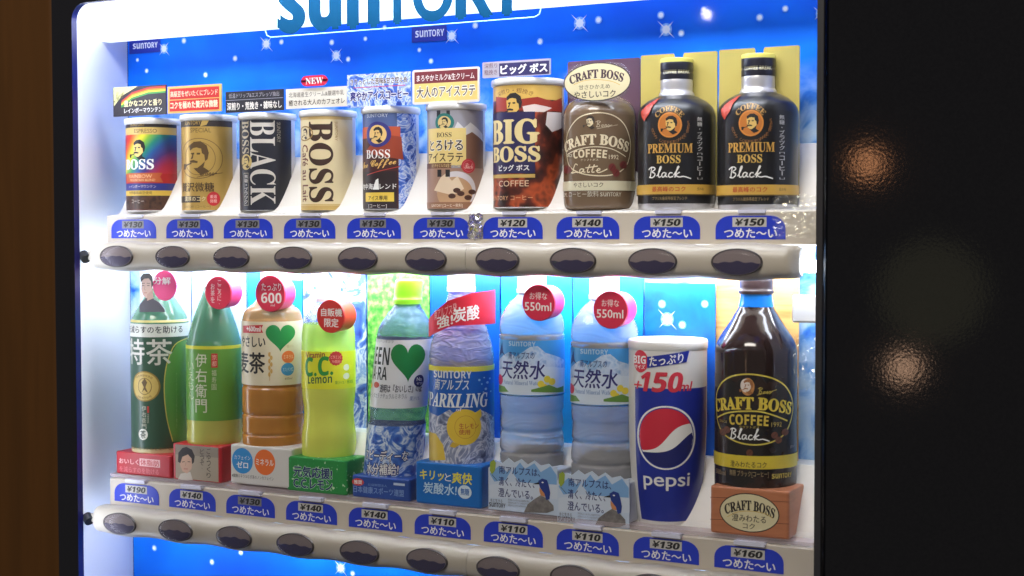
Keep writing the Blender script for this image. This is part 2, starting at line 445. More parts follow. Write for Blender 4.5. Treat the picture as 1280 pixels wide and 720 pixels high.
HALO = P(120, 182, 252); INK = P(28, 26, 30); WHT = P(240, 240, 238); GOLD = P(196, 164, 92, .35); CREAM = P(226, 214, 178); RED = P(214, 40, 60); NAVY = P(26, 34, 104)

# ================================================================== THE MACHINE
PITCH_X = .07; Z2 = -.2613                      # column pitch; drop from the upper price rail to the lower one
vm = thing('vending_machine', 'black drink vending machine with a lit window and two rows of buttons', 'vending machine', (.32, .1, -1.0))
DOOR = noisy('glossy_black_door_paint', [(.3, (4, 4, 6)), (.7, (6, 6, 8))], 520, 2, .06, bump=.02)
DOOR.node_tree.nodes['Principled BSDF'].inputs['Specular IOR Level'].default_value = .32
FRM = mat('black_frame_paint', (7, 7, 11), .3, 0, .3)
YF = -.055                                      # front plane of the door
# door frame round the window, with a rounded upper left corner
XL, XR, ZT, ZB = -.0245, .7, .223, -.62
fr = MB()
rad = .016; pts = [(XL, ZB)] + [(XL+rad-rad*cos(R_(t)), ZT-rad+rad*sin(R_(t))) for t in range(0, 91, 10)] + [(XR, ZT), (XR, ZB)]
def inset(p, d):
    x, z = p; return (x-d if x < .3 else x+d, z+d if z > 0 else z)
outp = [(-.05, ZB)] + [(-.05, ZT-rad+.02)]*5 + [(-.05, .40)]*5 + [(XR+.004, .40), (XR+.004, ZB)]
k = len(pts)
for (A, B, ya, yb, m) in ((pts, outp, YF, YF, FRM), (pts, pts, YF, YF+.007, NAVYP)):
    vs = [(x, ya, z) for x, z in A] + [(x, yb, z) for x, z in B]
    fr.add(vs, [(i, i+1, k+i+1, k+i) for i in range(k-1)], m)
fr.box((-.0835, -.015, ZB), (-.0825, .25, .40), FRM); fr.box((-.0502, YF+.0005, ZB), (-.0494, YF+.012, .40), FRM)
fr.build('window_frame', vm)
d = MB(); d.box((XR+.0045, YF, -1.0), (1.12, YF+.03, .62), DOOR, .004); d.build('door_panel', vm)
d = MB(); d.box((XR-.0012, YF-.0015, ZB), (XR+.0036, YF+.012, .4), BLACKP); d.build('door_edge_strip', vm)
# inner cabinet
WALLM = noisy('frosted_white_side_wall', [(.3, (205, 207, 214)), (.7, (222, 223, 228))], 5, 2, .5)
b = MB()
b.add([(-.0488, -.047, ZB), (-.056, -.02, ZB), (-.0792, .081, ZB), (-.0792, .081, .36), (-.056, -.02, .36), (-.0488, -.047, .36)], [(0, 1, 4, 5), (1, 2, 3, 4)], WALLM); b.build('side_wall', vm)
b = MB()
b.add([(.762, .081, ZB), (.742, -.05, ZB), (.742, -.05, .36), (.762, .081, .36)], [(0, 1, 2, 3)], WALLM); b.build('side_wall', vm)
b = MB(); b.box((-.0795, .0905, ZB), (.762, .2, .36), BLACKP); b.box((-.05, -.04, .3), (.742, .09, .32), WHITE); b.build('cabinet_back', vm)
b = MB(); b.box((-.048, -.047, -.62), (.742, .09, -.6), BLACKP); b.build('cabinet_floor', vm)

# poster behind everything: blue at the top, ice lower down, stars
def poster_mat(name, top=.15, bot=.09):
    m = mat(name, (0, 70, 225), .5, 0, .15); nt = m.node_tree; L = nt.links; bs = nt.nodes['Principled BSDF']
    tc = N(m, 'ShaderNodeTexCoord'); sp = N(m, 'ShaderNodeSeparateXYZ'); L.new(tc.outputs['Object'], sp.inputs[0])
    n = N(m, 'ShaderNodeTexNoise', Scale=46); n.inputs['Detail'].default_value = 8; n.inputs['Distortion'].default_value = .7
    L.new(tc.outputs['Object'], n.inputs['Vector'])
    zz = N(m, 'ShaderNodeMapRange'); zz.inputs['From Min'].default_value = top; zz.inputs['From Max'].default_value = bot
    zo = N(m, 'ShaderNodeMath', operation='ADD'); zo.inputs[1].default_value = -1.0       # object z to world z
    L.new(sp.outputs['Z'], zo.inputs[0]); L.new(zo.outputs[0], zz.inputs['Value'])
    big = N(m, 'ShaderNodeTexNoise', Scale=9); L.new(tc.outputs['Object'], big.inputs['Vector'])
    blue = ramp(m, [(.35, (0, 92, 226)), (.6, (0, 116, 240)), (.75, (10, 140, 248))]); L.new(big.outputs[0], blue.inputs[0])
    iced = ramp(m, [(.3, (24, 84, 190)), (.42, (88, 150, 226)), (.55, (168, 205, 243)), (.75, (206, 226, 248))]); L.new(n.outputs[0], iced.inputs[0])
    mx = N(m, 'ShaderNodeMix', data_type='RGBA'); L.new(zz.outputs[0], mx.inputs[0]); L.new(blue.outputs[0], mx.inputs[6]); L.new(iced.outputs[0], mx.inputs[7])
    L.new(mx.outputs[2], bs.inputs['Base Color'])
    return m
PY = .082
post = MB(); post.box((-.0795, PY, -.301), (.76, PY+.004, .30), poster_mat('starry_blue_ice_poster')); 
pr = Print(Flat(PY))
STW = mat('star_white', (244, 249, 255), .5)
for x, y, r, ry in [(205, 61, 5, 1), (230, 51, 3.2, 0), (172, 75, 2.2, 0), (183.5, 88.5, 2.6, 0), (257, 93.5, 3, 0), (294, 73, 3.2, 0), (333, 55, 5.5, 1), (352, 52.5, 3, 0),
    (415, 53, 3.2, 0), (420.5, 69.5, 5.5, 1), (435.5, 74, 3, 0), (457, 48.5, 2.6, 0), (481, 34.5, 2.8, 0), (524.5, 62.5, 2.6, 0), (539, 76.5, 3, 0), (565, 45, 5.8, 1), (594.5, 32, 3.6, 0),
    (675.5, 52, 3.6, 0), (725, 29, 6.5, 1), (748.5, 25, 4, 0), (826.5, 19, 4, 0), (833, 37, 6.5, 1), (852, 41.5, 3.8, 0), (880, 12, 3.2, 0), (950, 22, 4, 0), (982, 11, 3.6, 0), (1026, 17, 5, 1)]:
    pr.star(x, y, r, STW, ry)
for x0, y0, x1, y1 in ((162.5, 49, 201, 66.5), (515.5, 33, 559, 52)):
    pr.rect(x0, y0, x1, y1, P(14, 42, 150)); pr.logo(x0+4.5, y0+4.5, x1-3, y1-6, WHT)
post.merge(pr.art); po = post.build('poster', vm); pr.txt.build('lettering', po)
# lower poster behind the third row
low = MB(); low.box((-.0795, PY, -.6), (.76, PY+.004, -.3025), poster_mat('starry_blue_poster', -.37, -.5))
pr = Print(Flat(PY))
for x, y, r, ry in [(193, 685, 3.2, 0), (265, 702.5, 3.2, 0), (301, 690.5, 3.2, 0), (426, 710, 5.5, 1), (441, 717, 3.2, 0)]: pr.star(x, y, r, STW, ry)
low.merge(pr.art); low.build('poster', vm)

# lit header: a back-lit white panel, and a clear plate with the big lettering before it
HZ = .1995
LIT = mat('backlit_white_panel', (250, 252, 255), .5, emit=1.0)
h = MB(); h.box((-.0665, .03, HZ), (.74, .042, .3), LIT); hp = h.build('header_light_panel', vm)
acr = mat('clear_acrylic', (210, 232, 255), .3); _t = N(acr, 'ShaderNodeBsdfTransparent'); _t.inputs[0].default_value = (.86, .95, 1, 1); acr.node_tree.links.new(_t.outputs[0], acr.node_tree.nodes['Material Output'].inputs[0])
YA = .024
q = [(332, 37), (333.5, 42), (337, 45.3), (342, 46.3), (667, 21.8), (672, 20), (676, 15)]
P3 = [Vector((at(x, y, YA).x, YA, at(x, y, YA).z)) for x, y in q]
a = MB()
zz = P3[3].z
xs0, xs1 = P3[0].x, P3[-1].x
a.add([(xs0, YA+.001, zz+.006), (xs0+.006, YA+.001, zz), (xs1-.006, YA+.001, zz), (xs1, YA+.001, zz+.006), (xs1, YA+.001, .29), (xs0, YA+.001, .29)], [(0, 1, 2, 3, 4, 5)], acr)
ap = a.build('header_plate', vm)
ed = MB(); zc = zz
ed.path([(xs0, YA, .29), (xs0, YA, zc+.006), (xs0+.0015, YA, zc+.002), (xs0+.006, YA, zc), (xs1-.006, YA, zc), (xs1-.0015, YA, zc+.002), (xs1, YA, zc+.006), (xs1, YA, .29)], .0005, mat('bright_plate_edge', (170, 235, 250), .3, emit=.5), 6)  # glow of the plate edge put into its material as emission
ed.build('plate_edge', ap)
pr = Print(Flat(YA-.001)); TEAL = mat('teal_lettering', (3, 66, 100), .6, 0, .05)
zb = at(365, 38.6, YA).z; cap = .046
for ch, x0, x1, yb in (('s', 351, 379, 38.6), ('u', 390, 424, 34.5), ('n', 438, 472, 31), ('T', 481, 514, 28), ('O', 519, 565, 25), ('R', 573, 614, 20), ('Y', 612, 657, 16)):
    u0 = at(x0, yb, YA).x; u1 = at(x1, yb, YA).x
    pr.text_uv(ch, u0, zb, u1, zb+cap, TEAL, bold=.04, res=8)
pr.build(ap, 'header_lettering')

# swooping white shelf tray, price rail and button rail, twice
def tray_profile(z):
    return [(0, z-.004), (0, z+.0213), (.0012, z+.0225), (.014, z+.0236), (.0185, z+.0255), (.0224, z+.030), (.0262, z+.037), (.0310, z+.046), (.0362, z+.055), (.043, z+.064), (.050, z+.072), (.056, z+.078), (.081, z+.0785), (.081, z-.006)]
TRAYM = mat('white_tray_plastic', (222, 219, 214), .3)
def tray(z, x0=-.0345, x1=.6995):
    m = MB(); pf = tray_profile(z); n = len(pf); xs = [x0+(x1-x0)*i/60 for i in range(61)]
    def sh(x, y):                               # behind the wide bottles the tray is scooped further back
        if z < -.1 or not .015 < y < .08: return y
        t = min(1, max(0, (x-.49)/.04)); return min(y+.021*t*t*(3-2*t), .08)
    vs = [(x, sh(x, y), a) for x in xs for y, a in pf]
    for j in range(n-1):
        mm = CREAMP if pf[j+1][0] <= .0012 else TRAYM
        m.add([v for i in range(61) for v in (vs[i*n+j], vs[i*n+j+1])], [(2*i, 2*i+2, 2*i+3, 2*i+1) for i in range(60)], mm, j > 2)
    for i, s in ((0, 1), (60, -1)): m.add(vs[i*n:i*n+n], [tuple(range(n))[::s]], CREAMP)
    return m
def rail(z, xa, xb, capl, capr):
    """moulded button rail whose edge swells round each button"""
    m = MB(); n = max(2, int((xb-xa)/.0035)); rows = 15; vs = []
    for i in range(n+1):
        x = xa+(xb-xa)*i/n; c = cos(2*pi*(x+.004)/PITCH_X)*.5+.5
        e = 1
        for on, xe in ((capl, xa), (capr, xb)):
            if on: e = min(e, math.sqrt(max(0.02, 1-max(0, 1-abs(x-xe)/.010)**2)))
        zt = -.0042+.0019*c; zb_ = -.0306-.0019*c; zm = (zt+zb_)/2; hh = (zt-zb_)/2
        for j in range(rows+1):
            t = pi*j/rows; sz = cos(t); dy = (abs(sin(t)))**.55
            vs.append((x, -.0192*(.35+.65*e)*dy*(1+.06*c) if 0 < j < rows else 0, z+zm+hh*(abs(sz)**.8*(1 if sz > 0 else -1))*(.75+.25*e)))
    w_ = rows+1
    m.add(vs, [(i*w_+j, i*w_+j+1, (i+1)*w_+j+1, (i+1)*w_+j) for i in range(n) for j in range(rows)], RAILP, True)
    m.add(vs[:w_], [tuple(range(w_))[::-1]], RAILP); m.add(vs[-w_:], [tuple(range(w_))], RAILP)
    return m
LENS = clear('smoked_button_lens', (110, 102, 106), .05, .06, (240, 236, 240))
BTN_BACK = mat('button_grey_insert', (158, 150, 146), .4); BTN_DARK = mat('button_dark_insert', (62, 60, 92), .35); BEZ = mat('button_bezel', (70, 62, 60), .35)
PRICES = (('130', '130', '130', '130', '130', '130', '120', '140', '150', '150'), ('190', '140', '130', '140', '140', '110', '110', '110', '130', '160'))
GREYTAG = P(128, 128, 136); LITETAG = P(196, 194, 190); BLUEL = P(30, 58, 200, .35); TAGINK = P(22, 22, 26)
for row, z in enumerate((0, Z2)):
    tr = tray(z).build('price_rail', vm)
    rails = [rail(z, -.0462, .3842, 1, 0).build('button_rail', vm), rail(z, .3846, .6722, 0, 1).build('button_rail', vm)]
    k = MB(); k.tube((-.0462, -.008, z-.0175), (-.0545, -.008, z-.0175), .0045, RAILP); k.tube((-.0495, -.013, z-.0205), (-.056, -.011, z-.016), .0052, BLACKP); k.build('rail_hinge', vm)
    for i in range(10):
        cx = i*PITCH_X; S = Flat(-.0002)
        # the price card
        pc = MB(); a_, hh = .0285, .0185; arc = [(cx-a_, z)]
        r2 = .0125
        arc += [(cx-a_+r2-r2*cos(R_(t)), z+hh-r2*.82+r2*.82*sin(R_(t))) for t in range(0, 91, 15)]
        arc += [(cx+a_-r2+r2*sin(R_(t)), z+hh-r2*.82+r2*.82*cos(R_(t))) for t in range(0, 91, 15)] + [(cx+a_, z)]
        n = len(arc)
        pc.add([(x, -.0005, zz_) for x, zz_ in arc]+[(x, 0, zz_) for x, zz_ in arc], [tuple(range(n))[::-1]]+[(q_, (q_+1) % n, n+(q_+1) % n, n+q_) for q_ in range(n)], BLUEL)
        p = pc.build('price_card', tr); pr = Print(Flat(-.0005))
        dark = (row == 0 and i < 6) or (row == 1 and i == 2)
        gx = .0005*random.uniform(-1, 1)
        pr.grid_uv(cx-.0142+gx, z+.0097, cx+.0136+gx, z+.0172, GREYTAG if dark else LITETAG)
        pr.text_uv(sans('¥'+PRICES[row][i]), cx-.0118+gx, z+.0107, cx+.0116+gx, z+.0161, TAGINK, bold=.03, shear=.18, res=3)
        pr.text_uv('つめた～い', cx-.0212, z+.0012, cx+.0218, z+.0084, WHT, bold=.022, res=3)
        pr.build(p)
        # the button
        bx = cx-.004; bz = z-.01745; yb = -.0188 if i not in () else 0; A, B = .0202, .0102
        rl = rails[0 if i < 6 else 1]; bt = MB(); nn = 40
        y0 = -.0207
        ring = lambda s_, y: [(bx+A*s_*cos(2*pi*t/nn), y, bz+B*s_*sin(2*pi*t/nn)) for t in range(nn)]
        bt.add(ring(1.03, -.012)+ring(1.03, y0-.0003)+ring(.97, y0-.0008)+ring(.95, y0), [(l*nn+t, l*nn+(t+1) % nn, (l+1)*nn+(t+1) % nn, (l+1)*nn+t) for l in range(3) for t in range(nn)], BEZ, True)
        bt.add(ring(.97, y0), [tuple(range(nn))], BTN_BACK)
        wav = [(bx-A*.94+A*1.88*t/24, bz+B*(-.06+.12*math.exp(-((t-12)/5.)**2)+.05*sin(t*.9+i))) for t in range(25)]
        low_ = [(x, zz_) for x, zz_ in wav if ((x-bx)/A/.95)**2+((zz_-bz)/B/.95)**2 < 1]
        x0_, x1_ = low_[0][0], low_[-1][0]
        bot = [(bx+A*.95*cos(t_), bz+B*.95*sin(t_)) for t_ in [R_(a__) for a__ in range(-4, -177, -6)]]
        poly = low_+bot
        bt.add([(x, y0-.0006, zz_) for x, zz_ in poly], [tuple(t) for t in []] or [tuple(range(len(poly)))[::-1]], BTN_DARK)
        vs = []
        for l, (s_, dy) in enumerate(((.95, .0008), (.8, .0020), (.55, .0029), (.28, .0033))): vs += ring(s_, y0-dy)
        bt.add(vs, [(l*nn+t, l*nn+(t+1) % nn, (l+1)*nn+(t+1) % nn, (l+1)*nn+t) for l in range(3) for t in range(nn)]+[tuple(range(3*nn, 4*nn))], LENS, True)
        bt.build('button', rl)
        # clear clip that holds the tray, over each card
        cl = MB(); tx = cx+.0015
        if row == 0: cl.box((tx-.011, -.0022, z+.0206), (tx+.011, .004, z+.0232), mat('frosted_clip', (222, 224, 245), .25), 0)
        else: cl.box((tx-.0125, -.0045, z+.0205), (tx+.0125, .004, z+.0238), mat('frosted_clip', (222, 224, 245), .25), 0)
        cl.build('clip', tr)
ct = MB(); ct.box((-.0345, .0005, Z2+.0238), (.6985, .016, Z2+.027), clear('clear_tray_lip', (225, 210, 215), .3, .12)); ct.build('clear_tray_lip', vm)
# white plate added in place of a bright reflection at the window's right
bk = MB(); bk.box((.6545, .03, -.0662), (.74, .034, -.0442), WHITE, .003); bk.build('reflection_plate', vm)

# crumpled film added in place of the window reflection, and a strip of holographic foil stuck to the machine
REFL_FILM = mat('crumpled_clear_film', (255, 244, 205), .12); _nt = REFL_FILM.node_tree
_g = N(REFL_FILM, 'ShaderNodeBsdfGlossy'); _g.inputs[0].default_value = (1, .93, .70, 1); _g.inputs['Roughness'].default_value = .16
_t = N(REFL_FILM, 'ShaderNodeBsdfTransparent'); _t.inputs[0].default_value = (.97, .97, .95, 1); _x = N(REFL_FILM, 'ShaderNodeMixShader'); _x.inputs[0].default_value = .11
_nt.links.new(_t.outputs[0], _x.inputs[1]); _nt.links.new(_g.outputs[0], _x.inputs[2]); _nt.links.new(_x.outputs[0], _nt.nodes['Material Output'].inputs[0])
def film(x0, z0, x1, z1, Y, amp, nx, nz, m, name, par):
    rnd = random.Random(9); g = MB(); H = {}
    for i in range(nx+1):
        for j in range(nz+1):
            e = min(i, nx-i, j, nz-j); ex = rnd.uniform(-.4, .4)*(x1-x0)/nx if 0 < i < nx or e == 0 and 0 < j < nz else 0; ez = rnd.uniform(-.4, .4)*(z1-z0)/nz
            H[i, j] = (x0+(x1-x0)*i/nx+ex*(2.2 if i in (0, nx) else 1), Y+rnd.uniform(-amp, amp), z0+(z1-z0)*j/nz+ez*(2.2 if j in (0, nz) else 1))
    vs = [H[i, j] for i in range(nx+1) for j in range(nz+1)]; k = nz+1
    fs = []
    for i in range(nx):
        for j in range(nz):
            q = (i*k+j, (i+1)*k+j, (i+1)*k+j+1, i*k+j+1); fs += [(q[0], q[1], q[2]), (q[0], q[2], q[3])] if rnd.random() < .5 else [(q[0], q[1], q[3]), (q[1], q[2], q[3])]
    g.add(vs, fs, m); return g.build(name, par)
film(.660, .001, .6965, .033, -.034, .0011, 16, 22, REFL_FILM, 'reflection_film', vm)
film(.676, -.112, .6965, -.072, -.034, .0011, 12, 16, REFL_FILM, 'reflection_film', vm)
FOIL = noisy('holographic_foil', [(.3, (214, 206, 120)), (.45, (120, 120, 200)), (.55, (226, 222, 236)), (.7, (200, 200, 120))], 240, 3, .22, metal=.8)
film(.3775, .0005, .3905, .0215, -.0013, .0005, 7, 10, FOIL, 'foil_sticker', vm)

# fluorescent tubes: behind the top of the frame, under each shelf and up both sides
TUB = mat('fluorescent_tube', (236, 243, 255), .5, emit=TUBE*1.5)
def tubelamp(a, b_, r=.006, m=TUB):
    t = MB(); t.tube(a, b_, r, m, 12); t.build('fluorescent_tube', vm)
TUB2 = mat('shelf_fluorescent_tube', (236, 243, 255), .5, emit=TUBE*2.2)
TUB4 = mat('left_fluorescent_tube', (236, 243, 255), .5, emit=TUBE*.7)
TUB3 = mat('side_fluorescent_tube', (236, 243, 255), .5, emit=TUBE*1.15)
tubelamp((-.03, -.03, .236), (.69, -.03, .236), .009, TUB)
tubelamp((-.03, .050, -.022), (.69, .050, -.022), .005, TUB2); tubelamp((-.03, .012, -.021), (.69, .012, -.021), .0045, TUB)
tubelamp((-.03, .048, Z2-.022), (.69, .048, Z2-.022), .004, TUB)
tubelamp((-.0408, -.0445, -.5), (-.0408, -.0445, .21), .004, TUB4)
tubelamp((.73, -.036, -.5), (.73, -.036, .21), .005, TUB3)

# front window
gl = mat('window_acrylic', (255, 255, 255), .02); nt = gl.node_tree
trn = N(gl, 'ShaderNodeBsdfTransparent'); glo = N(gl, 'ShaderNodeBsdfGlossy'); glo.inputs['Roughness'].default_value = .03
frs = N(gl, 'ShaderNodeFresnel'); frs.inputs['IOR'].default_value = 1.4; mx = N(gl, 'ShaderNodeMixShader')
nt.links.new(frs.outputs[0], mx.inputs[0]); nt.links.new(trn.outputs[0], mx.inputs[1]); nt.links.new(glo.outputs[0], mx.inputs[2])
nt.links.new(mx.outputs[0], nt.nodes['Material Output'].inputs[0])
g = MB(); g.add([(-.048, -.0495, ZB), (.742, -.0495, ZB), (.742, -.0495, .3), (-.048, -.0495, .3)], [(0, 1, 2, 3)], gl); g.build('window_pane', vm)

# the wall left of the machine
WOOD = noisy('dark_brown_wood', [(.3, (38, 22, 6)), (.55, (46, 27, 8)), (.75, (32, 18, 5))], 30, 4, .6, stretch=(1, 1, .06))
WOOD.node_tree.nodes['Principled BSDF'].inputs['Specular IOR Level'].default_value = .06
wl = MB(); wl.box((-.6, -.02, -1.0), (-.085, .3, .9), WOOD, .004)
tag(wl.build('wooden_wall'), 'dark brown wooden wall at the left of the drink machine', 'wall')

# small ceiling lamps of the hall, mirrored in the black door
lamp('hall_lamp', 'POINT', (.119, -2.475, .162), .55, (1, .42, .18), .028)
lamp('hall_lamp', 'POINT', (.206, -2.482, -.316), .5, (1, .6, .38), .028)
lamp('hall_lamp', 'POINT', (.265, -2.499, -.138), .2, (.9, .85, .45), .12)
lamp('hall_downlight', 'POINT', (-.281, -2.459, .537), .3, (1, .97, .9), .012)
lamp('hall_downlight', 'POINT', (-.574, -2.402, -.222), .12, (1, .95, .85), .012)

# ================================================================== THE GOODS
def zpx(x, y, Y): return at(x, y, Y).z
def pxm(x, Y): return FPX/((at(x, 360, Y)-CP).dot(_f))
def band(pr, x, y0, y1, m, a0=-95, a1=95):
    S = pr.S; pr.grid_uv(R_(a0)*S.R, S.uv(x, y1)[1], R_(a1)*S.R, S.uv(x, y0)[1], m, 1)
G1 = 'drink cans on the upper shelf'; G2 = 'plastic bottles on the lower shelf'; GS = 'sign cards above the cans'
GB = 'base boxes under the bottles'; GC = 'backing cards behind the bottles'
RIMW = mat('white_can_rim', (236, 236, 236), .3)
def can(label, xl, xr, ytop, ylab, ybot, base, R=None):
    xc = (xl+xr)/2; cy = .036
    cx = at(xc, 220, cy).x; R = R or (xr-xl)/2/pxm(xc, cy)
    zt = zpx(xc, ytop, cy-R); z0 = .0262
    t = thing('drink_can', label, 'can', (cx, cy, z0), G1)
    b = MB(); b.lathe([(R*.9, z0), (R*.985, z0+.0015), (R*.985, zt-.006)], cx, cy, WHITE); b.build('body', t)
    rm = MB(); rm.lathe([(R*1.0, zt-.0062), (R*1.045, zt-.0052), (R*1.05, zt-.002), (R*1.03, zt-.0003), (R*.985, zt), (R*.95, zt-.001), (.0, zt-.0012)], cx, cy, RIMW); rm.build('rim', t)
    zl0, zl1 = zpx(xc, ybot, cy-R), zt-.0066
    lb = MB(); prof = [(R*.99, zl0), (R*.99, zl1)]; lb.lathe(prof, cx, cy, base, 64, -96, 96); lo = lb.build('label', t)
    return t, lo, Print(Round(cx, cy, prof)), xc
def card(name, label, cat, x0, y0, x1, y1, Y, m, group=None, th=.0014, bev=0):
    """a flat card; y0 and y1 are its edges at mid width"""
    xm = (x0+x1)/2; a = at(x0, (y0+y1)/2, Y).x; b = at(x1, (y0+y1)/2, Y).x; z1 = zpx(xm, y0, Y); z0 = zpx(xm, y1, Y)
    t = thing(name, label, cat, ((a+b)/2, Y, z0), group)
    mb = MB()
    if bev:
        q = []; r = bev
        for cx, cz, s in ((b-r, z1-r, 0), (a+r, z1-r, 90), (a+r, z0+r, 180), (b-r, z0+r, 270)):
            for i in range(5): w_ = R_(s+22.5*i); q.append((cx+r*cos(w_), cz+r*sin(w_)))
        n = len(q)
        mb.add([(x, Y, z) for x, z in q]+[(x, Y+th, z) for x, z in q], [tuple(range(n))[::1], tuple(range(n, 2*n))[::-1]]+[(i, n+i, n+(i+1) % n, (i+1) % n) for i in range(n)], m)
    else: mb.box((a, Y, z0), (b, Y+th, z1), m)
    return t, mb.build('board', t), Print(Flat(Y))

# ---- sign cards of the upper row
YS = .0125
t, o, p = card('sign_card', 'dark card with a rainbow arc and pale Japanese writing, leftmost of the upper signs', 'sign card', 141.5, 107.5, 207.5, 144.5, YS, P(38, 32, 42), GS)
p.poly([(141.8, 109.5), (172, 107.8), (152, 120), (142.5, 133)], P(214, 214, 150)); p.text(script('New'), 142.5, 113, 155, 125.5, P(96, 84, 40), tilt=.5)
for k, c in enumerate(((190, 40, 40), (228, 130, 30), (236, 214, 60), (70, 150, 70))):
    o_ = k*2.1; p.poly([(152-o_*.1, 126+o_), (165, 115.5+o_), (185, 109+o_), (207, 107.2+o_), (207, 109.4+o_), (185, 111.3+o_), (165, 118+o_), (152, 128.5+o_)], P(*c))
p.text('豊かなコクと香り', 155, 124.5, 202, 132.5, P(240, 228, 176), bold=.02, outline=INK, ow=.05); p.text('レインボーマウンテン', 155.5, 134.5, 202.5, 140.5, WHT, bold=.015)
p.build(o)
t, o, p = card('sign_card', 'red card in a gold border above the gold can with the round emblem', 'sign card', 209.5, 106.5, 276.5, 140.5, YS, P(214, 180, 104), GS)
p.rect(212, 109.5, 274, 123, P(196, 40, 44)); p.rect(212, 124.2, 274, 138, P(205, 42, 42))
p.text('高級豆をぜいたくにブレンド', 213, 112.5, 272, 120, P(250, 220, 190), bold=.015); p.text('コクを極めた贅沢な微糖', 213, 126, 272, 135, P(252, 232, 200), bold=.03)
p.build(o)
t, o, p = card('sign_card', 'black card with two lines of white writing above the black can', 'sign card', 282, 113, 354, 139.5, YS, P(34, 34, 44), GS)
p.rect(282, 123.5, 354, 124.2, P(150, 150, 160)); p.text('低温ドリップ&エスプレッソ抽出', 286, 115.5, 349, 121.5, P(176, 172, 180)); p.text('深煎り・荒挽き・雑味なし', 284, 127, 352, 136.5, P(236, 232, 226), bold=.03)
p.build(o)
t, o, p = card('sign_card', 'cream card with dark writing below a red oval reading NEW', 'sign card', 357.5, 109.5, 433.5, 134.5, YS, P(222, 218, 208), GS)
p.text('北海道産生クリーム&厳選牛乳', 361, 114, 430, 120.5, P(60, 50, 44)); p.text('癒される大人のカフェオレ', 361, 123.5, 431, 131, P(60, 48, 40), bold=.012)
p.build(o)
t, o, p = card('new_badge', 'small crimson oval with white serif letters NEW above the cream card', 'badge', 376, 94.2, 409, 107.4, YS-.002, P(206, 30, 66), None, .0012, .0058)
p.text(serif('NEW'), 382, 97, 404, 105, WHT, res=4); p.build(o)
t, o, p = card('sign_card', 'blue and white ice patterned card with dark blue writing above the can of iced coffee', 'sign card', 434, 91.5, 513, 133, YS, ICEM, GS)
p.text('きりっとした苦味&甘さ控えめ', 438, 97, 509, 105, P(64, 34, 46), bold=.03, outline=WHT, ow=.07); p.rect(442, 107.6, 507, 108.6, P(196, 60, 110))
p.text('爽やかアイスコーヒー', 438, 113, 510, 125, P(26, 30, 120), bold=.045, outline=WHT, ow=.1); p.build(o)
t, o, p = card('sign_card', 'cream card with a maroon top band and brown outlined writing', 'sign card', 515.5, 85.5, 599, 129, YS, P(232, 226, 218), GS, .0014, .002)
p.rect(518, 88, 597, 103, P(112, 40, 50)); p.rect(518, 103, 597, 126, P(226, 202, 122))
p.text('まろやかミルク&生クリーム', 521, 92, 593, 100, WHT, bold=.012); p.text('大人のアイスラテ', 521, 107, 594, 121, P(70, 46, 40), bold=.02, outline=WHT, ow=.08); p.build(o)
t, o, p = card('sign_card', 'narrow grey and navy card with bold white writing above the big navy can', 'sign card', 603, 75.5, 688, 95.5, YS-.004, P(176, 172, 188), GS, .0014, .001)
p.rect(624, 77.5, 686.5, 94, P(46, 42, 92)); p.text('深煎り', 605.5, 79, 621.5, 85.5, P(110, 70, 90)); p.text('粗挽き', 605.5, 87, 621.5, 93.5, P(110, 70, 90))
p.text('ビッグ ボス', 626, 80, 684, 91.5, WHT, bold=.045); p.build(o)

# ---- cans of the upper row
Y1 = 146.5
t, lo, p, xc = can('can with a rainbow label and dark brown foot, leftmost on the upper shelf', 158.5, 227, 146, 151, 262.5, P(176, 32, 44))
band(p, xc, 152, 159, P(44, 36, 34)); band(p, xc, 159, 168, P(206, 176, 104)); p.text('ESPRESSO', None, 161, 196, 166, P(70, 50, 30))
p.text('SUNTORY', 163, 154, 181, 157.5, P(190, 160, 90))
RB = [(150, 30, 40), (206, 50, 36), (228, 120, 32), (236, 206, 60), (80, 160, 70), (36, 110, 150), (38, 56, 140), (80, 40, 110), (150, 34, 70)]
rb_m = mat('rainbow_print', (200, 60, 50), .38); ntb = rb_m.node_tree
tcb = N(rb_m, 'ShaderNodeTexCoord'); dpb = N(rb_m, 'ShaderNodeVectorMath', operation='DOT_PRODUCT'); dpb.inputs[1].default_value = (12.5, 0, -9.5); adb = N(rb_m, 'ShaderNodeMath', operation='ADD'); adb.inputs[1].default_value = .90
ntb.links.new(tcb.outputs['Object'], dpb.inputs[0]); ntb.links.new(dpb.outputs['Value'], adb.inputs[0])
rpb = ramp(rb_m, [(.02, (170, 34, 44)), (.12, (206, 52, 36)), (.2, (230, 130, 30)), (.29, (240, 214, 60)), (.38, (120, 176, 60)), (.47, (30, 130, 110)), (.56, (36, 84, 150)), (.66, (70, 50, 120)), (.78, (170, 40, 76)), (.9, (196, 44, 52))]); ntb.links.new(adb.outputs[0], rpb.inputs[0]); ntb.links.new(rpb.outputs[0], ntb.nodes['Principled BSDF'].inputs['Base Color'])
band(p, xc, 168, 236, rb_m)
band(p, xc, 217, 239, P(178, 36, 44)); band(p, xc, 229, 238, P(44, 52, 130)); band(p, xc, 238, 244.5, P(214, 180, 74)); band(p, xc, 244.5, 262.4, noisy('coffee_bean_print', [(.35, (40, 24, 18)), (.55, (82, 54, 40)), (.7, (46, 28, 22))], 160, 3, .4))
p.man(172, 187, 25, INK, P(232, 200, 120)); p.text(serif('BOSS'), None, 199, 192, 211.5, WHT, res=4, bold=.02); p.poly([(159, 217), (203, 216), (200, 221), (204, 228), (159, 228)], P(186, 92, 52))
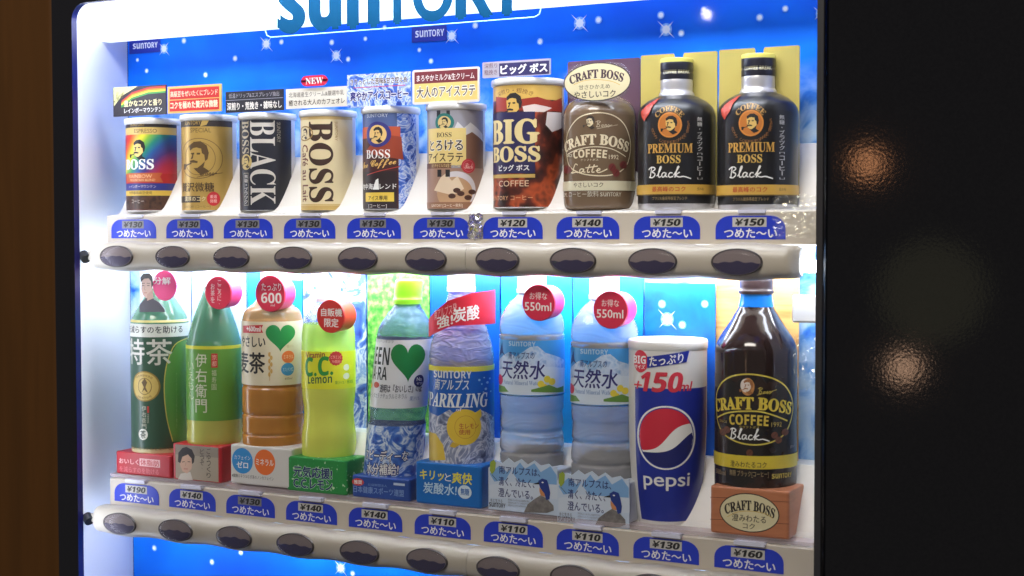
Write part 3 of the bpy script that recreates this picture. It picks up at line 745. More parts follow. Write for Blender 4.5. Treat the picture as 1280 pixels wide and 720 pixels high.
p.text('RAINBOW', 162, 218, 190, 222.5, P(240, 200, 150)); p.text('MOUNTAIN BLEND', 163, 223.5, 194, 226.5, P(240, 200, 150)); p.text('レインボーマウンテン', 162, 231, 195, 235, P(220, 214, 220)); p.text('世界最高峰豆使用', 162, 239, 190, 243, P(70, 44, 24)); p.text('コーヒー', 165, 249, 180, 254, P(200, 190, 180))
p.build(lo)
t, lo, p, xc = can('gold can with a large round portrait emblem and a small red seal', 227.5, 296, 141.5, 150, 262.5, mat('gold_can_print', (190, 156, 84), .32, .25))
band(p, xc, 147, 158, P(54, 46, 42)); p.text('SUNTORY', 231, 151, 251, 156, GOLD); p.poly([(253, 149), (262, 149), (258, 156), (250, 158)], GOLD); p.text('SPECIAL', None, 160, 264, 165.5, P(96, 76, 40))
p.oval(248, 198, 22, 25.5, P(120, 92, 50), ring=.0007); p.oval(248, 198, 18, 21, P(120, 92, 50), ring=.0006); p.man(245, 196, 39, P(84, 62, 34))
p.hand('Boss', 249, 211, 271, 219.5, .0007, P(84, 60, 34)); p.line([(246, 221.5), (278, 216)], .0005, P(84, 60, 34))
p.text('贅沢微糖', None, 228, 267.5, 239.5, P(64, 46, 30), bold=.01); band(p, xc, 245, 253, P(58, 48, 44), -95, 20); p.text('濃厚のコク', None, 245.5, 257, 251.5, P(226, 208, 160), bold=.02)
p.oval(267, 248.5, 8.3, 8.8, P(196, 44, 52)); p.text('厳選', 262.5, 243.5, 271, 248, P(240, 200, 190)); p.text('微糖', 262.5, 249, 271, 253.5, P(240, 200, 190)); p.text('SUNTORY [コーヒー]', 231, 256.5, 263, 260.5, P(120, 92, 52)); p.build(lo)
SILV = P(204, 198, 190)
t, lo, p, xc = can('black can with huge silver serif letters running down it', 300, 369, 139.5, 150, 262.5, P(26, 28, 40))
p.text(serif('BLACK'), 312.5, 150.5, 344.5, 256, SILV, rot=-1, res=5); p.text(serif('BOSS'), 302.5, 151, 311, 192, P(170, 158, 132), rot=-1, res=4); p.text('SUNTORY', 346, 153, 350.5, 178, P(170, 164, 150), rot=-1)
p.oval(307.5, 202.5, 5.8, 9.8, P(190, 166, 100)); p.man(307.5, 202, 15, P(70, 56, 30)); p.rect(305, 216, 311, 257, P(130, 124, 110)); p.rect(305.6, 217, 310.4, 256, P(34, 34, 44)); p.column('無糖・ブラック', 306, 218, 310, 255, SILV); p.build(lo)
t, lo, p, xc = can('cream can with large dark brown serif letters running down it', 376, 445, 136, 146, 262.5, P(222, 206, 164))
DB = P(58, 38, 30); band(p, xc, 256.6, 262.4, P(188, 158, 92)); band(p, xc, 255, 256, P(188, 158, 92)); band(p, xc, 144, 149, P(198, 170, 110))
p.text(serif('BOSS'), 386.5, 152, 416, 252.5, DB, rot=-1, res=5, bold=.015); p.text('Café au Lait', 378.5, 181, 385, 252, P(110, 54, 40), rot=-1, bold=.02); p.oval(381, 167, 6.5, 9.5, P(150, 120, 70), ring=.0012); p.man(381, 167, 13, DB); p.text('SUNTORY', 418.5, 152, 422, 176, P(170, 140, 90), rot=-1); p.build(lo)
t, lo, p, xc = can('can with an ice patterned blue label and brown iced coffee', 453.5, 524, 131.5, 142, 261, ICEM)
band(p, xc, 139, 158, P(74, 92, 140), -95, 45); band(p, xc, 158, 195, P(188, 84, 52), -95, 52); band(p, xc, 172, 261, P(66, 30, 30), -95, 48); p.poly([(457, 190), (478, 168), (508, 172), (506, 200), (480, 196)], P(150, 62, 40)); band(p, xc, 214, 261, P(38, 26, 30), -95, 44)
p.poly([(500, 150), (511, 158), (508, 240), (502, 250), (505, 210)], ICEM)
p.text('SUNTORY', 459, 142, 485, 146.5, P(190, 196, 214)); p.oval(471.5, 168, 14.5, 16, P(50, 48, 120)); p.oval(471.5, 168, 10.5, 11.8, P(226, 190, 120)); p.man(471, 168, 19, INK)
p.text(serif('BOSS'), 458.5, 187, 487.5, 198, WHT, res=4); p.text(script('Ice Coffee'), None, 200, 495, 211, P(232, 190, 110), bold=.015, res=3, tilt=.1); p.line([(459, 219), (500, 208)], .0006, P(190, 70, 60)); p.text('地中海ブレンド', None, 229, 495.5, 236.5, WHT, bold=.01)
p.poly([(470, 225), (473, 223), (474, 237), (466, 237)], WHT); p.rect(457.5, 240.5, 492.5, 252, P(228, 196, 80)); p.text('アイス専用', 461, 244.5, 484, 250.5, P(50, 34, 30), bold=.02); p.text('[コーヒー]', 461, 255, 483.5, 260.5, P(220, 216, 214)); p.build(lo)
t, lo, p, xc = can('grey can with a snowy peak and a glass of iced latte with a red seal', 534, 607, 127, 138, 260.5, P(150, 148, 158))
p.poly([(560, 176), (572, 152), (580, 160), (588, 153), (603, 168), (603, 190), (560, 190)], P(206, 204, 208)); p.poly([(580, 170), (590, 165), (604, 178), (604, 260), (570, 260)], P(120, 84, 66))
p.rect(546, 138, 550.5, 154, P(30, 32, 40)); p.rect(558, 138, 562.5, 154, P(30, 32, 40)); p.oval(555, 153, 11.5, 11.5, P(30, 110, 106)); p.oval(555, 153, 8, 8, P(214, 190, 130)); p.man(555, 153, 13, INK)
p.rect(536, 160, 582.5, 206.5, P(222, 198, 128)); p.text(serif('BOSS'), 546, 165.5, 564.5, 171.5, P(60, 40, 30), res=3); p.text('とろける', None, 175, 578.5, 188, P(60, 40, 30), bold=.03, outline=WHT, ow=.06, sq=.85); p.text('アイスラテ', None, 191, 578.5, 202, P(60, 40, 30), bold=.02, sq=.82)
band(p, xc, 203.5, 210, P(104, 66, 46), -95, 20); p.text('まろやかミルク&生クリーム', 540, 204.5, 575, 209, P(226, 200, 140)); band(p, xc, 210, 261, P(156, 122, 104), -95, 97); p.oval(570, 237, 24, 23, P(206, 200, 204)); p.oval(568, 241, 22, 20, P(186, 148, 112)); p.poly([(543, 238), (551, 222), (557, 217), (565, 226), (572, 220), (580, 236), (566, 244)], P(222, 200, 172))
p.rect(547, 212, 552, 221, INK); p.rect(557, 212, 562.5, 221, INK)
for x, y in ((565, 245), (576, 242), (585, 247), (590, 240), (571, 238)): p.oval(x, y, 4.6, 3.2, P(74, 44, 34)); p.line([(x-3, y+1), (x+3, y-1)], .0003, P(40, 24, 20))
p.oval(585.5, 207.5, 8.3, 9, P(178, 44, 54)); p.oval(585.5, 207.5, 6.5, 7, P(216, 120, 120), ring=.0003); p.text(script('Rich'), 580.5, 204, 590.5, 211, P(236, 190, 180)); band(p, xc, 252.5, 260.4, P(140, 100, 74)); p.text('SUNTORY [コーヒー飲料]', 540, 254.5, 578, 259.5, P(230, 214, 196)); p.build(lo)
t, lo, p, xc = can('tall navy can with cream serif letters and orange coffee beans', 616, 706, 95.5, 106, 258.5, noisy('red_bean_print', [(.34, (34, 14, 12)), (.48, (84, 32, 22)), (.6, (176, 78, 42)), (.72, (48, 20, 16))], 60, 2, .35), .0312)
band(p, xc, 99, 124, P(212, 174, 88)); p.poly([(620, 121), (650, 124), (672, 121), (690, 127), (702, 122), (702, 140), (620, 140)], P(150, 46, 34)); p.poly([(684, 140), (702, 141), (702, 160), (690, 165), (682, 156)], P(222, 214, 214)); p.poly([(653, 133), (668, 130), (690, 135), (680, 140), (655, 140)], P(226, 210, 204))
p.text('深煎り・粗挽き', 622, 110, 667, 120, P(120, 74, 34), arc=50); p.man(640, 132, 32, INK, P(222, 182, 96)); band(p, xc, 139.5, 216.5, P(36, 32, 76), -95, 37)
BC = P(228, 208, 150); p.text(serif('BIG'), None, 149, 673.5, 179, BC, bold=.03, res=5); p.text(serif('BOSS'), 617.5, 183, 674.5, 202, BC, bold=.03, res=5); p.text('ビッグ ボス', 624, 206, 661.5, 213.5, WHT, bold=.03); band(p, xc, 217.5, 222, GOLD, -95, 37); p.text('COFFEE', 624, 225.5, 661, 233, P(228, 200, 170)); p.text('SUNTORY コーヒー', None, 244, 666, 250, P(220, 170, 130)); p.build(lo)

# ---- brown latte bottle behind its oval sign
BRN = P(112, 92, 72, .25)
def pxprof(xc, cy, L): k = pxm(xc, cy); return [(hw/k, zpx(xc, y, cy)) for hw, y in L]
def bottle(name, label, cat, group, xc, yb, cy, segs, lean=0, ymid=None):
    """a turned bottle; segs: (part name, material, [(half width, y) ... from the bottom up])"""
    cx = at(xc, ymid or yb, cy).x; allp = []
    P_ = [(n, m, pxprof(xc, cy, L)) for n, m, L in segs]
    z0 = P_[0][2][0][1]; t = thing(name, label, cat, (cx, cy, z0), group); parts = {}
    for n, m, pf in P_:
        b = MB(); pf2 = smooth(pf); off = lean*(pf2[0][1]-z0)
        b.lathe(pf2, cx+off, cy, m, 120, lean=lean, cap=not ('clear' in m.name)); parts.setdefault(n, b.build(n, t)); allp += pf2
    S = Round(cx, cy, allp, lean); S.z0 = z0
    return t, parts, Print(S)
def smooth(pf, n=4):
    if len(pf) < 3: return pf
    out = []
    for i in range(len(pf)-1):
        p0, p1, p2, p3 = pf[max(i-1, 0)], pf[i], pf[i+1], pf[min(i+2, len(pf)-1)]
        for k in range(n):
            s = k/n; f = lambda a: (.5*(2*p1[a]+(p2[a]-p0[a])*s+(2*p0[a]-5*p1[a]+4*p2[a]-p3[a])*s*s+(3*p1[a]-p0[a]-3*p2[a]+p3[a])*s**3))
            lo_, hi_ = min(p1[0], p2[0]), max(p1[0], p2[0])
            out.append((min(max(f(0), lo_), hi_), p1[1]+(p2[1]-p1[1])*s))
    return out+[pf[-1]]
xc = 749.5
t, q, p = bottle('latte_bottle', 'brown coffee bottle with a cream arch outline behind the oval sign', 'bottle', 'bottles on the upper shelf', xc, 262, .036,
    [('body', BRN, [(38, 263), (43, 260.5), (44.5, 254), (45, 238), (45, 238)]), ('label', BRN, [(45, 238), (45.2, 146)]), ('shoulder', mat('brown_bottle_gloss', (118, 98, 78), .15), [(45, 146), (43.5, 138), (38, 129), (24, 120), (17, 112), (16, 106)]), ('cap', mat('brown_cap', (84, 62, 50), .3), [(18, 106), (18, 92)])])
p.hand('Boss', 744, 151, 765, 159, .0004, P(200, 186, 160)); p.line([(746, 161), (772, 156)], .0004, P(190, 176, 150)); p.man(737, 152.5, 16, P(46, 36, 30), P(222, 206, 170))
C8 = P(226, 212, 180); S8 = p.S
arch = [(708, 185), (709, 170), (714, 158), (724, 147), (738, 142), (753, 141), (768, 145), (779, 154), (785, 166), (788, 182), (785, 202), (777, 213), (762, 219), (738, 219), (720, 214), (711, 205)]
p.line(arch+[arch[0]], .0009, C8); p.text(serif('CRAFT BOSS'), 706.5, 168, 786, 189, C8, arc=40, bold=.03, res=4); p.line([(710, 193), (722, 187), (742, 183.5), (764, 186), (782, 196)], .0007, C8); p.text(sans('COFFEE'), 717, 186.5, 759, 198, C8, arc=14, bold=.01, res=3)
p.text('SINCE', 709, 193, 715.5, 196.5, C8); p.text('1992', 761, 193.5, 773, 199, C8); p.text('クラフトボス', 726, 198.5, 748, 201, C8); p.hand('Latte', 714, 204.5, 759, 216, .0009, C8)
for x, y in ((765, 209), (770, 216), (779, 206)): p.oval(x, y, 4.5, 4.8, P(104, 40, 36)); p.line([(x-2, y+3), (x+2, y-3)], .0004, P(60, 24, 22))
p.oval(709, 212, 4, 5, P(104, 40, 36)); band(p, xc, 226, 238, P(214, 208, 180), -70, 120); p.text('やさしいコク', 717.5, 228, 754, 234, P(66, 52, 40), bold=.01); p.text('280ML コーヒー飲料', None, 239, 748.5, 246, P(206, 198, 180)); p.logo(750, 240.5, 776, 245.5, P(206, 198, 180), bold=0); p.build(q['label'])
t, o, p = card('backing_card', 'purple brown backing card behind the oval cream sign', 'backing card', 709.5, 74.5, 800, 235, .05, P(92, 66, 84), None, .0014, .002)
t, o, p = card('oval_sign', 'oval cream sign with arched dark lettering before the brown latte bottle', 'sign', 704, 78.5, 788.5, 126, .0055, clear('clear_sign_film', (230, 230, 235), .05), None, .001, .0165)
p.oval(746.2, 102.3, 42, 24.2, P(40, 30, 28)); p.oval(746.2, 102.3, 40.8, 23, P(228, 218, 180)); p.text(serif('CRAFT BOSS'), 712, 87, 780, 103.5, P(66, 44, 60), arc=35, bold=.03, res=4); p.line([(717, 106), (730, 101), (746, 99.5), (764, 101.5), (775, 106)], .0005, P(214, 180, 90)); p.text('甘さひかえめ', 723.5, 105.5, 762.5, 111.5, P(50, 40, 36)); p.text('やさしいコク', 717.5, 113.5, 769.5, 122, P(50, 40, 36), bold=.015)
p.build(o)

# ---- the two black bottle cans on gold cards
GOLDC = P(186, 170, 92, .4); BK9 = P(30, 30, 32, .28); ALU = mat('brushed_aluminium', (196, 194, 196), .3, .55); CAPB = mat('black_screw_cap', (24, 24, 36), .3)
def premium(x, y, k, x0, x1, yt, notch, lab_c, lab_b):
    def X(a): return x+(a-846)*k
    def Yv(b): return 262+y+(b-262)*k
    # gold card with a hanging slot in its upper edge
    Yc = .046; tc = thing('backing_card', lab_c, 'backing card', (at((x0+x1)/2, 200, Yc).x, Yc, .06), 'gold backing cards')
    L = at(x0, yt, Yc).x; Rr = at(x1, yt, Yc).x; zt = zpx((x0+x1)/2, yt, Yc); na, nb = at(notch[0], yt, Yc).x, at(notch[1], yt, Yc).x
    q = [(L, .03), (Rr, .03), (Rr, zt-.001), (Rr-.001, zt), (nb+.001, zt), (nb, zt-.002), (nb, zt-.004), ((na+nb)/2+.001, zt-.0065), ((na+nb)/2-.001, zt-.0065), (na, zt-.004), (na, zt-.002), (na-.001, zt), (L+.001, zt), (L, zt-.001)]
    n = len(q); mb = MB(); mb.add([(a, Yc, b) for a, b in q]+[(a, Yc+.0014, b) for a, b in q], [tuple(range(n)), tuple(range(n, 2*n))[::-1]]+[(i, n+i, n+(i+1) % n, (i+1) % n) for i in range(n)], GOLDC); mb.build('board', tc)
    xc = X(846)
    t, q, p = bottle('coffee_bottle', lab_b, 'bottle', 'black coffee bottles with screw caps', xc, 200, .036,
        [('foot', ALU, [(45*k, Yv(265)), (47*k, Yv(262)), (47.6*k, Yv(255))]), ('label', BK9, [(47.8*k, Yv(255)), (48*k, Yv(254)), (48.2*k, Yv(150)), (47.3*k, Yv(142)), (44*k, Yv(134)), (36*k, Yv(127)), (27*k, Yv(122)), (22*k, Yv(120))]),
         ('neck', ALU, [(22.6*k, Yv(121)), (21.4*k, Yv(117)), (20*k, Yv(115)), (20*k, Yv(101)), (19*k, Yv(99))]), ('cap', CAPB, [(20.3*k, Yv(100.5)), (20.3*k, Yv(93)), (19.6*k, Yv(91)), (20.3*k, Yv(89)), (20.3*k, Yv(80)), (19.8*k, Yv(78.5))]), ('cap_top', P(214, 204, 96), [(20.4*k, Yv(79)), (20.2*k, Yv(75.5)), (18*k, Yv(73.5)), (0, Yv(73))])])
    OR = P(214, 136, 58); GO = P(206, 158, 76)
    p.text('COFFEE BREAK', X(830), Yv(87), X(862), Yv(91.5), P(190, 184, 150), bold=.02)
    p.oval(X(837.5), Yv(156), 15*k, 16*k, OR); p.oval(X(837.5), Yv(156), 13.2*k, 14.2*k, P(196, 120, 50)); p.man(X(838), Yv(155.5), 22*k, INK, P(226, 190, 110))
    u, v = p.S.uv(X(837.5), Yv(156)); kk = k/1520
    p.text(serif('COFFEE'), X(820), Yv(132), X(856), Yv(147), P(186, 146, 84), arc=110, bold=.01, res=3)
    for ch, a in zip('BOSS COFFEE', [195+9*i for i in range(11)]):
        if ch != ' ':
            ax, ay = u+21.5*kk*1.08*cos(R_(a)), v+21.5*kk*sin(R_(a)); h = 1.9*kk; p.text_uv(ch, ax-h*.8, ay-h, ax+h*.8, ay+h, P(140, 96, 58))
    for ch, a in zip('COFFEE BREAK', [286+7.5*i for i in range(12)]):
        if ch != ' ':
            ax, ay = u+21.5*kk*1.08*cos(R_(a)), v+21.5*kk*sin(R_(a)); h = 1.9*kk; p.text_uv(ch, ax-h*.8, ay-h, ax+h*.8, ay+h, P(140, 96, 58))
    p.text(serif('PREMIUM'), X(811), Yv(179.5), X(866), Yv(191), GO, bold=.01, res=4); p.text(serif('BOSS'), X(821.5), Yv(194), X(851), Yv(204), P(214, 176, 92), bold=.01, res=4)
    p.hand('Black', X(811), Yv(208.5), X(864), Yv(222), .00095, WHT)
    p.column('無糖・ブラック[コーヒー]', X(871.5), Yv(146), X(877.5), Yv(226), P(206, 204, 200)); band(p, xc, Yv(230.5), Yv(242.5), P(204, 162, 72), -70, 130); p.text('最高峰のコク', X(816.5), Yv(233), X(857), Yv(239.5), P(176, 60, 40), bold=.015); p.text('豆の味', X(871), Yv(234.5), X(879), Yv(238), P(80, 60, 40))
    band(p, xc, Yv(242.5), Yv(244), P(90, 72, 40), -70, 130); p.text('ブラジル最高等級豆ブレンド', X(817), Yv(245.5), X(859), Yv(250), P(170, 146, 100))
    p.poly([(X(803), Yv(140)), (X(813), Yv(130)), (X(828), Yv(121.5)), (X(822), Yv(127)), (X(813), Yv(142)), (X(807), Yv(152)), (X(804), Yv(147))], P(190, 62, 38)); p.build(q['label'])
premium(845.5, 0, 1.0, 801, 896.5, 66.5, (843, 854), 'gold card behind the left one of the two black screw cap bottles', 'black coffee bottle with gold lettering, beside the brown latte bottle')
premium(947.3, 1.5, 1.036, 899, 999.5, 59.5, (944, 954.5), 'gold card behind the rightmost black bottle of the upper shelf', 'black coffee bottle with gold lettering, rightmost on the upper shelf')

# ================================================================== LOWER SHELF
YB = .0765
def back(label, x0, x1, y0, m, Y=YB, y1=600):
    return card('backing_card', label, 'backing card', x0, y0, x1, y1, Y, m, GC)
def glowgrad(name, lo, hi, kind='n'):
    return noisy(name, [(.3, lo), (.7, hi)], 14, 3, .4)
back('pale white blue card behind the dark green tea bottle', 176, 239, 330, P(206, 220, 240))
back('pale sky blue card behind the light green tea bottle', 241, 308, 330, glowgrad('pale_sky_print', (150, 186, 236), (214, 228, 246)))
t, o, p = back('bright blue card with a yellow top behind the barley tea bottle', 310, 378.5, 330, P(24, 140, 220)); p.rect(332, 330, 352, 352, P(246, 206, 70)); p.rect(352, 330, 378, 350, P(190, 226, 240)); p.build(o)
back('card printed with blue and white crushed ice behind the lemon bottle', 380, 457.5, 330, ice('big_ice_print', [(.3, (30, 54, 150)), (.42, (76, 116, 208)), (.5, (222, 232, 248)), (.58, (120, 156, 226)), (.66, (230, 238, 250)), (.76, (50, 88, 190))], 24))
back('grassy green card behind the bottle with the lime green cap', 460, 537, 330, noisy('turf_print', [(.35, (46, 128, 42)), (.5, (96, 178, 66)), (.65, (156, 212, 110))], 170, 4, .5))
back('deep blue card behind the bottle with the red slanted banner', 538.5, 625, 330, P(0, 92, 200))
back('cyan blue card behind the left mineral water bottle', 627, 714.5, 330, glowgrad('cyan_print', (0, 130, 214), (24, 172, 228)))
back('cyan blue card behind the right mineral water bottle', 717, 803.5, 330, glowgrad('cyan_print_2', (0, 120, 210), (30, 176, 230)))
t, o, p = back('blue card with white stars behind the big blue cup shaped can', 806, 893.5, 354, noisy('blue_ice_card', [(.35, (0, 84, 206)), (.65, (10, 118, 224))], 20, 5, .4, dist=1), .066)
for x, y, r, ry in ((827.5, 380, 4.2, 0), (881, 380, 4, 0), (834, 399, 7, 1), (853, 406, 4.2, 0)): p.star(x, y, r, STW, ry)
p.build(o)
back('yellow brown wood grain card behind the dark coffee bottle', 894.5, 998, 330, noisy('wood_grain_print', [(.3, (206, 150, 84)), (.5, (226, 178, 108)), (.7, (190, 132, 70))], 16, 5, .4, stretch=(1, 1, 9)), .07)

def box_base(label, x0, x1, y0, y1, m, Y=.003, depth=.03, xr=None):
    """coloured box that a bottle stands on; y0, y1: front face at mid width"""
    xm = (x0+x1)/2; a, b = at(x0, (y0+y1)/2, Y).x, at(x1, (y0+y1)/2, Y).x; z1 = zpx(xm, y0, Y); z0 = max(zpx(xm, y1, Y), Z2+.0272)
    t = thing('base_box', label, 'box', ((a+b)/2, Y+depth/2, z0), GB)
    mb = MB(); mb.box((a, Y, z0), (b, Y+depth, z1), m, .0028); o = mb.build('box', t)
    return t, o, Print(Flat(Y))
CYB = .034
def badge(t, x, y, r, lines, Yf=.010, ln=.019, front=(214, 42, 76), side=(228, 56, 126), tcol=WHT):
    c = at(x, y, Yf); R = r/pxm(x, Yf); m = MB(); F = P(*front); Sd = P(*side)
    m.tube((c.x, Yf+.0012, c.z), (c.x, Yf+ln, c.z), R*.985, Sd, 40, R*.9); m.tube((c.x, Yf, c.z), (c.x, Yf+.0014, c.z), R*.98, F, 40, R)
    o = m.build('badge', t); p = Print(Flat(Yf))
    for st, x0, y0, x1, y1, kw in lines:
        if kw.pop('col', 0): p.column(st, x0, y0, x1, y1, tcol, **kw)
        else: p.text(st, x0, y0, x1, y1, tcol, **kw)
    p.build(o)
GTEA = clear('clear_green_tea', (88, 134, 108), .62, .12, (140, 190, 160)); CLR = clear('clear_bottle_plastic', (196, 208, 226), .10, .06, (226, 234, 246), 60)
CAPW = mat('white_screw_cap', (232, 232, 236), .3)

# dark green tea
t, o, p = box_base('red box with white writing under the dark green tea bottle', 144.5, 214, 567, 596, P(180, 30, 44))
p.text('おいしく', 149, 573.5, 173, 580, P(246, 200, 200), bold=.02); p.rect(174.5, 574, 200, 583.5, P(236, 190, 190)); p.text('体脂肪', 175.5, 575, 199, 582.5, P(190, 40, 52), bold=.02); p.text('を減らすのを助ける', 149.5, 584.5, 198.5, 591.5, P(226, 120, 128)); p.build(o)
t, q, p = bottle('tea_bottle', 'dark green tea bottle with a gold medal, leftmost on the lower shelf', 'bottle', G2, 200.5, 480, CYB,
    [('foot_band', P(212, 206, 160), [(35.5, 567), (36, 556)]), ('label', P(52, 84, 66, .3), [(36.2, 556), (36.2, 419)]), ('neck_band', P(216, 218, 210), [(36.3, 419), (36.3, 403)]), ('shoulder', GTEA, [(36, 403), (34, 398), (28, 386), (17, 368), (12, 358)]), ('cap', CAPW, [(13, 360), (13, 338)])], ymid=480)
p.rect(158, 400.5, 238, 403.5, P(190, 180, 110)); p.text('脂肪を減らすのを助ける', None, 407, 228, 416, P(40, 44, 50), bold=.015)
L1 = [(238.5, 420), (222, 428), (211, 447), (206, 470), (205.5, 495), (209, 525), (216, 552), (238.5, 552)]
p.poly(L1[:-1]+[(236.6, 552)], P(92, 146, 74, .3)); p.line(L1[:-1], .001, P(206, 190, 100)); p.text('特茶', None, 424, 215, 456, P(206, 204, 196), bold=.012, res=5)
p.oval(180.5, 483, 15.5, 19, P(150, 122, 56)); p.oval(180.5, 483, 14.3, 17.5, P(202, 176, 98)); p.oval(180.5, 483, 8.4, 10.4, P(96, 74, 36), ring=.0006); p.poly([(177, 491), (180, 484), (177, 478), (181, 473), (184, 478), (182, 484), (185, 491), (182, 489), (180.5, 487)], P(96, 74, 36))
p.text('特定保健用食品', 170, 468, 191, 474, P(110, 86, 40), arc=80); p.text('消費者庁許可', 171, 494, 190, 499, P(110, 86, 40), arc=-70)
p.column('伊右衛門', 177.5, 507, 183, 537, P(196, 196, 180)); p.rect(184, 508, 186.5, 516, P(190, 60, 50)); p.column('京都福寿園', 184.2, 517, 186.2, 529, P(180, 180, 160)); p.oval(179, 543, 5.5, 7, P(226, 226, 216)); p.text('茶', 175.8, 538, 182.4, 548, P(30, 60, 44), bold=.02); p.text('※体脂肪を減らすのを助ける', 163, 559, 214, 563, P(110, 96, 50)); p.column('ケルセチン配糖体の働き', 219.5, 465, 221.3, 535, P(130, 170, 110)); p.build(q['label'])
# pink round sign with a man's picture
t = thing('portrait_sign', 'pink round sign with a cut out picture of a person in a dark turtleneck', 'sign', (at(195, 365, .008).x, .008, at(195, 365, .008).z))
Yp = .009; m = MB(); c = at(205.5, 357, Yp); m.tube((c.x, Yp, c.z), (c.x, Yp+.0012, c.z), 16.5/1252*1.12, P(226, 60, 130), 40); m.tube((c.x, Yp+.0012, c.z), (c.x, Yp+.03, c.z), .003, CLR, 10); o = m.build('disc', t)
p = Print(Flat(Yp)); p.text('分解', 192, 346.5, 213, 355.5, WHT, bold=.015); p.build(o)
def cutout(pts, Y, m): 
    mb = MB(); pp = [at(x, y, Y) for x, y in pts]; n = len(pp)
    mb.add([(v.x, Y, v.z) for v in pp]+[(v.x, Y+.0008, v.z) for v in pp], [tuple(range(n))[::-1], tuple(range(n, 2*n))]+[(i, (i+1) % n, n+(i+1) % n, n+i) for i in range(n)], m); return mb
SW = P(44, 34, 46); o = cutout([(174, 390), (174.5, 380), (181, 374), (183, 369), (191, 369), (192, 374), (199, 378), (205, 386), (206, 390)], Yp-.0012, SW).build('portrait', t); p = Print(Flat(Yp-.0012))
SK = P(206, 170, 154); HR = P(38, 30, 32); p.poly([(177, 352), (180, 345), (187, 344), (190, 350), (190, 362), (187.5, 369), (183, 373), (178.5, 369), (176.5, 362)], SK); p.poly([(184, 368), (191, 362), (192, 373), (184, 376)], P(190, 152, 138))
p.poly([(176, 353), (175.5, 347), (179, 342), (187, 341.5), (191, 346), (191.5, 356), (189.5, 361), (189, 352), (186, 348), (180, 348.5)], HR); p.line([(177.5, 354.5), (181, 354)], .0005, HR); p.line([(183.5, 354), (187.5, 354.3)], .0005, HR); p.line([(178, 357), (180.5, 357)], .0006, HR); p.line([(184, 357), (187, 357)], .0006, HR); p.line([(181.5, 357), (180.5, 362), (182, 362.5)], .0003, P(150, 110, 100)); p.line([(180, 366), (184, 366)], .0005, P(170, 90, 90)); p.build(o)

# light green tea
t, o, p = box_base('red box printed with a portrait under the light green tea bottle', 215.5, 276, 556.5, 602, P(186, 30, 42), .0035, .034)
p.rect(219.5, 557.5, 273, 600, P(168, 156, 138)); p.rect(219.5, 557.5, 273, 570, P(146, 136, 124)); SK2 = P(206, 168, 146); p.poly([(222, 600), (226, 592), (238, 590), (241, 600)], P(206, 198, 188)); p.poly([(225, 572), (229, 566), (238, 567), (241, 575), (239.5, 586), (234, 592), (228, 589), (225, 581)], SK2)
p.poly([(222.5, 577), (223, 566), (228, 560), (233, 558.5), (240, 562), (243.5, 570), (242.5, 578), (240, 580), (239.5, 573), (235, 568), (228, 571), (225.5, 579)], P(36, 28, 28)); p.line([(227.5, 577.5), (231, 577)], .0006, HR); p.line([(234.5, 577), (238, 577.5)], .0006, HR); p.line([(230, 586), (235, 586.2)], .0006, P(170, 80, 80)); p.line([(232.5, 578), (232, 582.5)], .0003, P(150, 110, 96))
p.column('ごゆっくり', 258.5, 560, 263.5, 598, P(50, 44, 40)); p.column('どうぞ、', 250, 561, 255.5, 589, P(50, 44, 40)); p.build(o)
t, q, p = bottle('tea_bottle', 'light green tea bottle with a yellow ring and a red round badge', 'bottle', G2, 268, 480, CYB,
    [('foot', clear('clear_pale_green_tea', (208, 212, 110), .7, .15, (230, 230, 150)), [(33.5, 553), (34.5, 548), (34, 536), (34.3, 522)]), ('label', P(98, 154, 62, .3), [(34.6, 522), (34.6, 434)]), ('ring', P(206, 204, 60), [(34.8, 434), (34.6, 430)]), ('shoulder', GTEA, [(34.2, 430), (32, 421), (26, 400), (19, 380), (13, 364), (11, 358)]), ('cap', CAPW, [(13, 358), (13, 338)])], ymid=480)
p.column('伊右衛門', 244.5, 441, 258.5, 517, P(212, 216, 196), bold=.008, res=4); p.column('いえもん', 235.5, 452, 242.5, 500, P(176, 196, 140)); p.rect(264, 442, 272, 459.5, P(186, 44, 44)); p.column('京都', 265, 443, 271, 458.5, P(230, 190, 170)); p.column('福寿園', 264.5, 462, 270.5, 488, P(196, 206, 170)); p.build(q['label'])
badge(t, 272.5, 366, 20.7, [('こころに、', 272, 350, 276.5, 383, dict(col=1)), ('お茶を', 263.5, 354, 268.5, 379, dict(col=1))])

# barley tea
TEA = clear('clear_barley_tea', (196, 134, 62), .7, .12, (226, 180, 110)); TEA2 = clear('clear_barley_tea_top', (176, 142, 96), .5, .12, (216, 186, 146))
t, o, p = box_base('white box with a blue and an orange circle under the barley tea bottle', 287.5, 364, 558.5, 607, P(214, 212, 208), .0035, .036)
p.oval(303, 576, 13, 16, P(48, 140, 208)); p.oval(331, 578, 13, 16, P(232, 112, 44)); p.text('カフェイン', 293, 569.5, 313, 574.5, WHT); p.text('ゼロ', 296, 577, 310, 585, WHT, bold=.03); p.text('ミネラル', 320, 574, 342, 582, WHT, bold=.015); p.text('※健康ミネラルむぎ茶のノンカフェイン', 290, 594, 342, 598.5, P(60, 56, 54)); p.build(o)
ribs = [(37, 557), (38, 551), (38, 542), (36.6, 540), (38, 537.5), (37.8, 532), (38, 518), (36.6, 515.5), (38, 513), (38, 484), (36.8, 481), (38, 478)]
t, q, p = bottle('barley_tea_bottle', 'brown barley tea bottle with a green heart on its white label', 'bottle', G2, 341, 480, CYB,
    [('body', TEA, ribs), ('label', P(218, 208, 182, .35), [(38.4, 478), (38.4, 400)]), ('shoulder', TEA2, [(37.6, 400), (36, 393), (33, 387), (24, 380), (15, 368), (12, 360)]), ('cap', CAPW, [(14, 360), (14, 338)])], ymid=480)
HG = P(30, 130, 66)
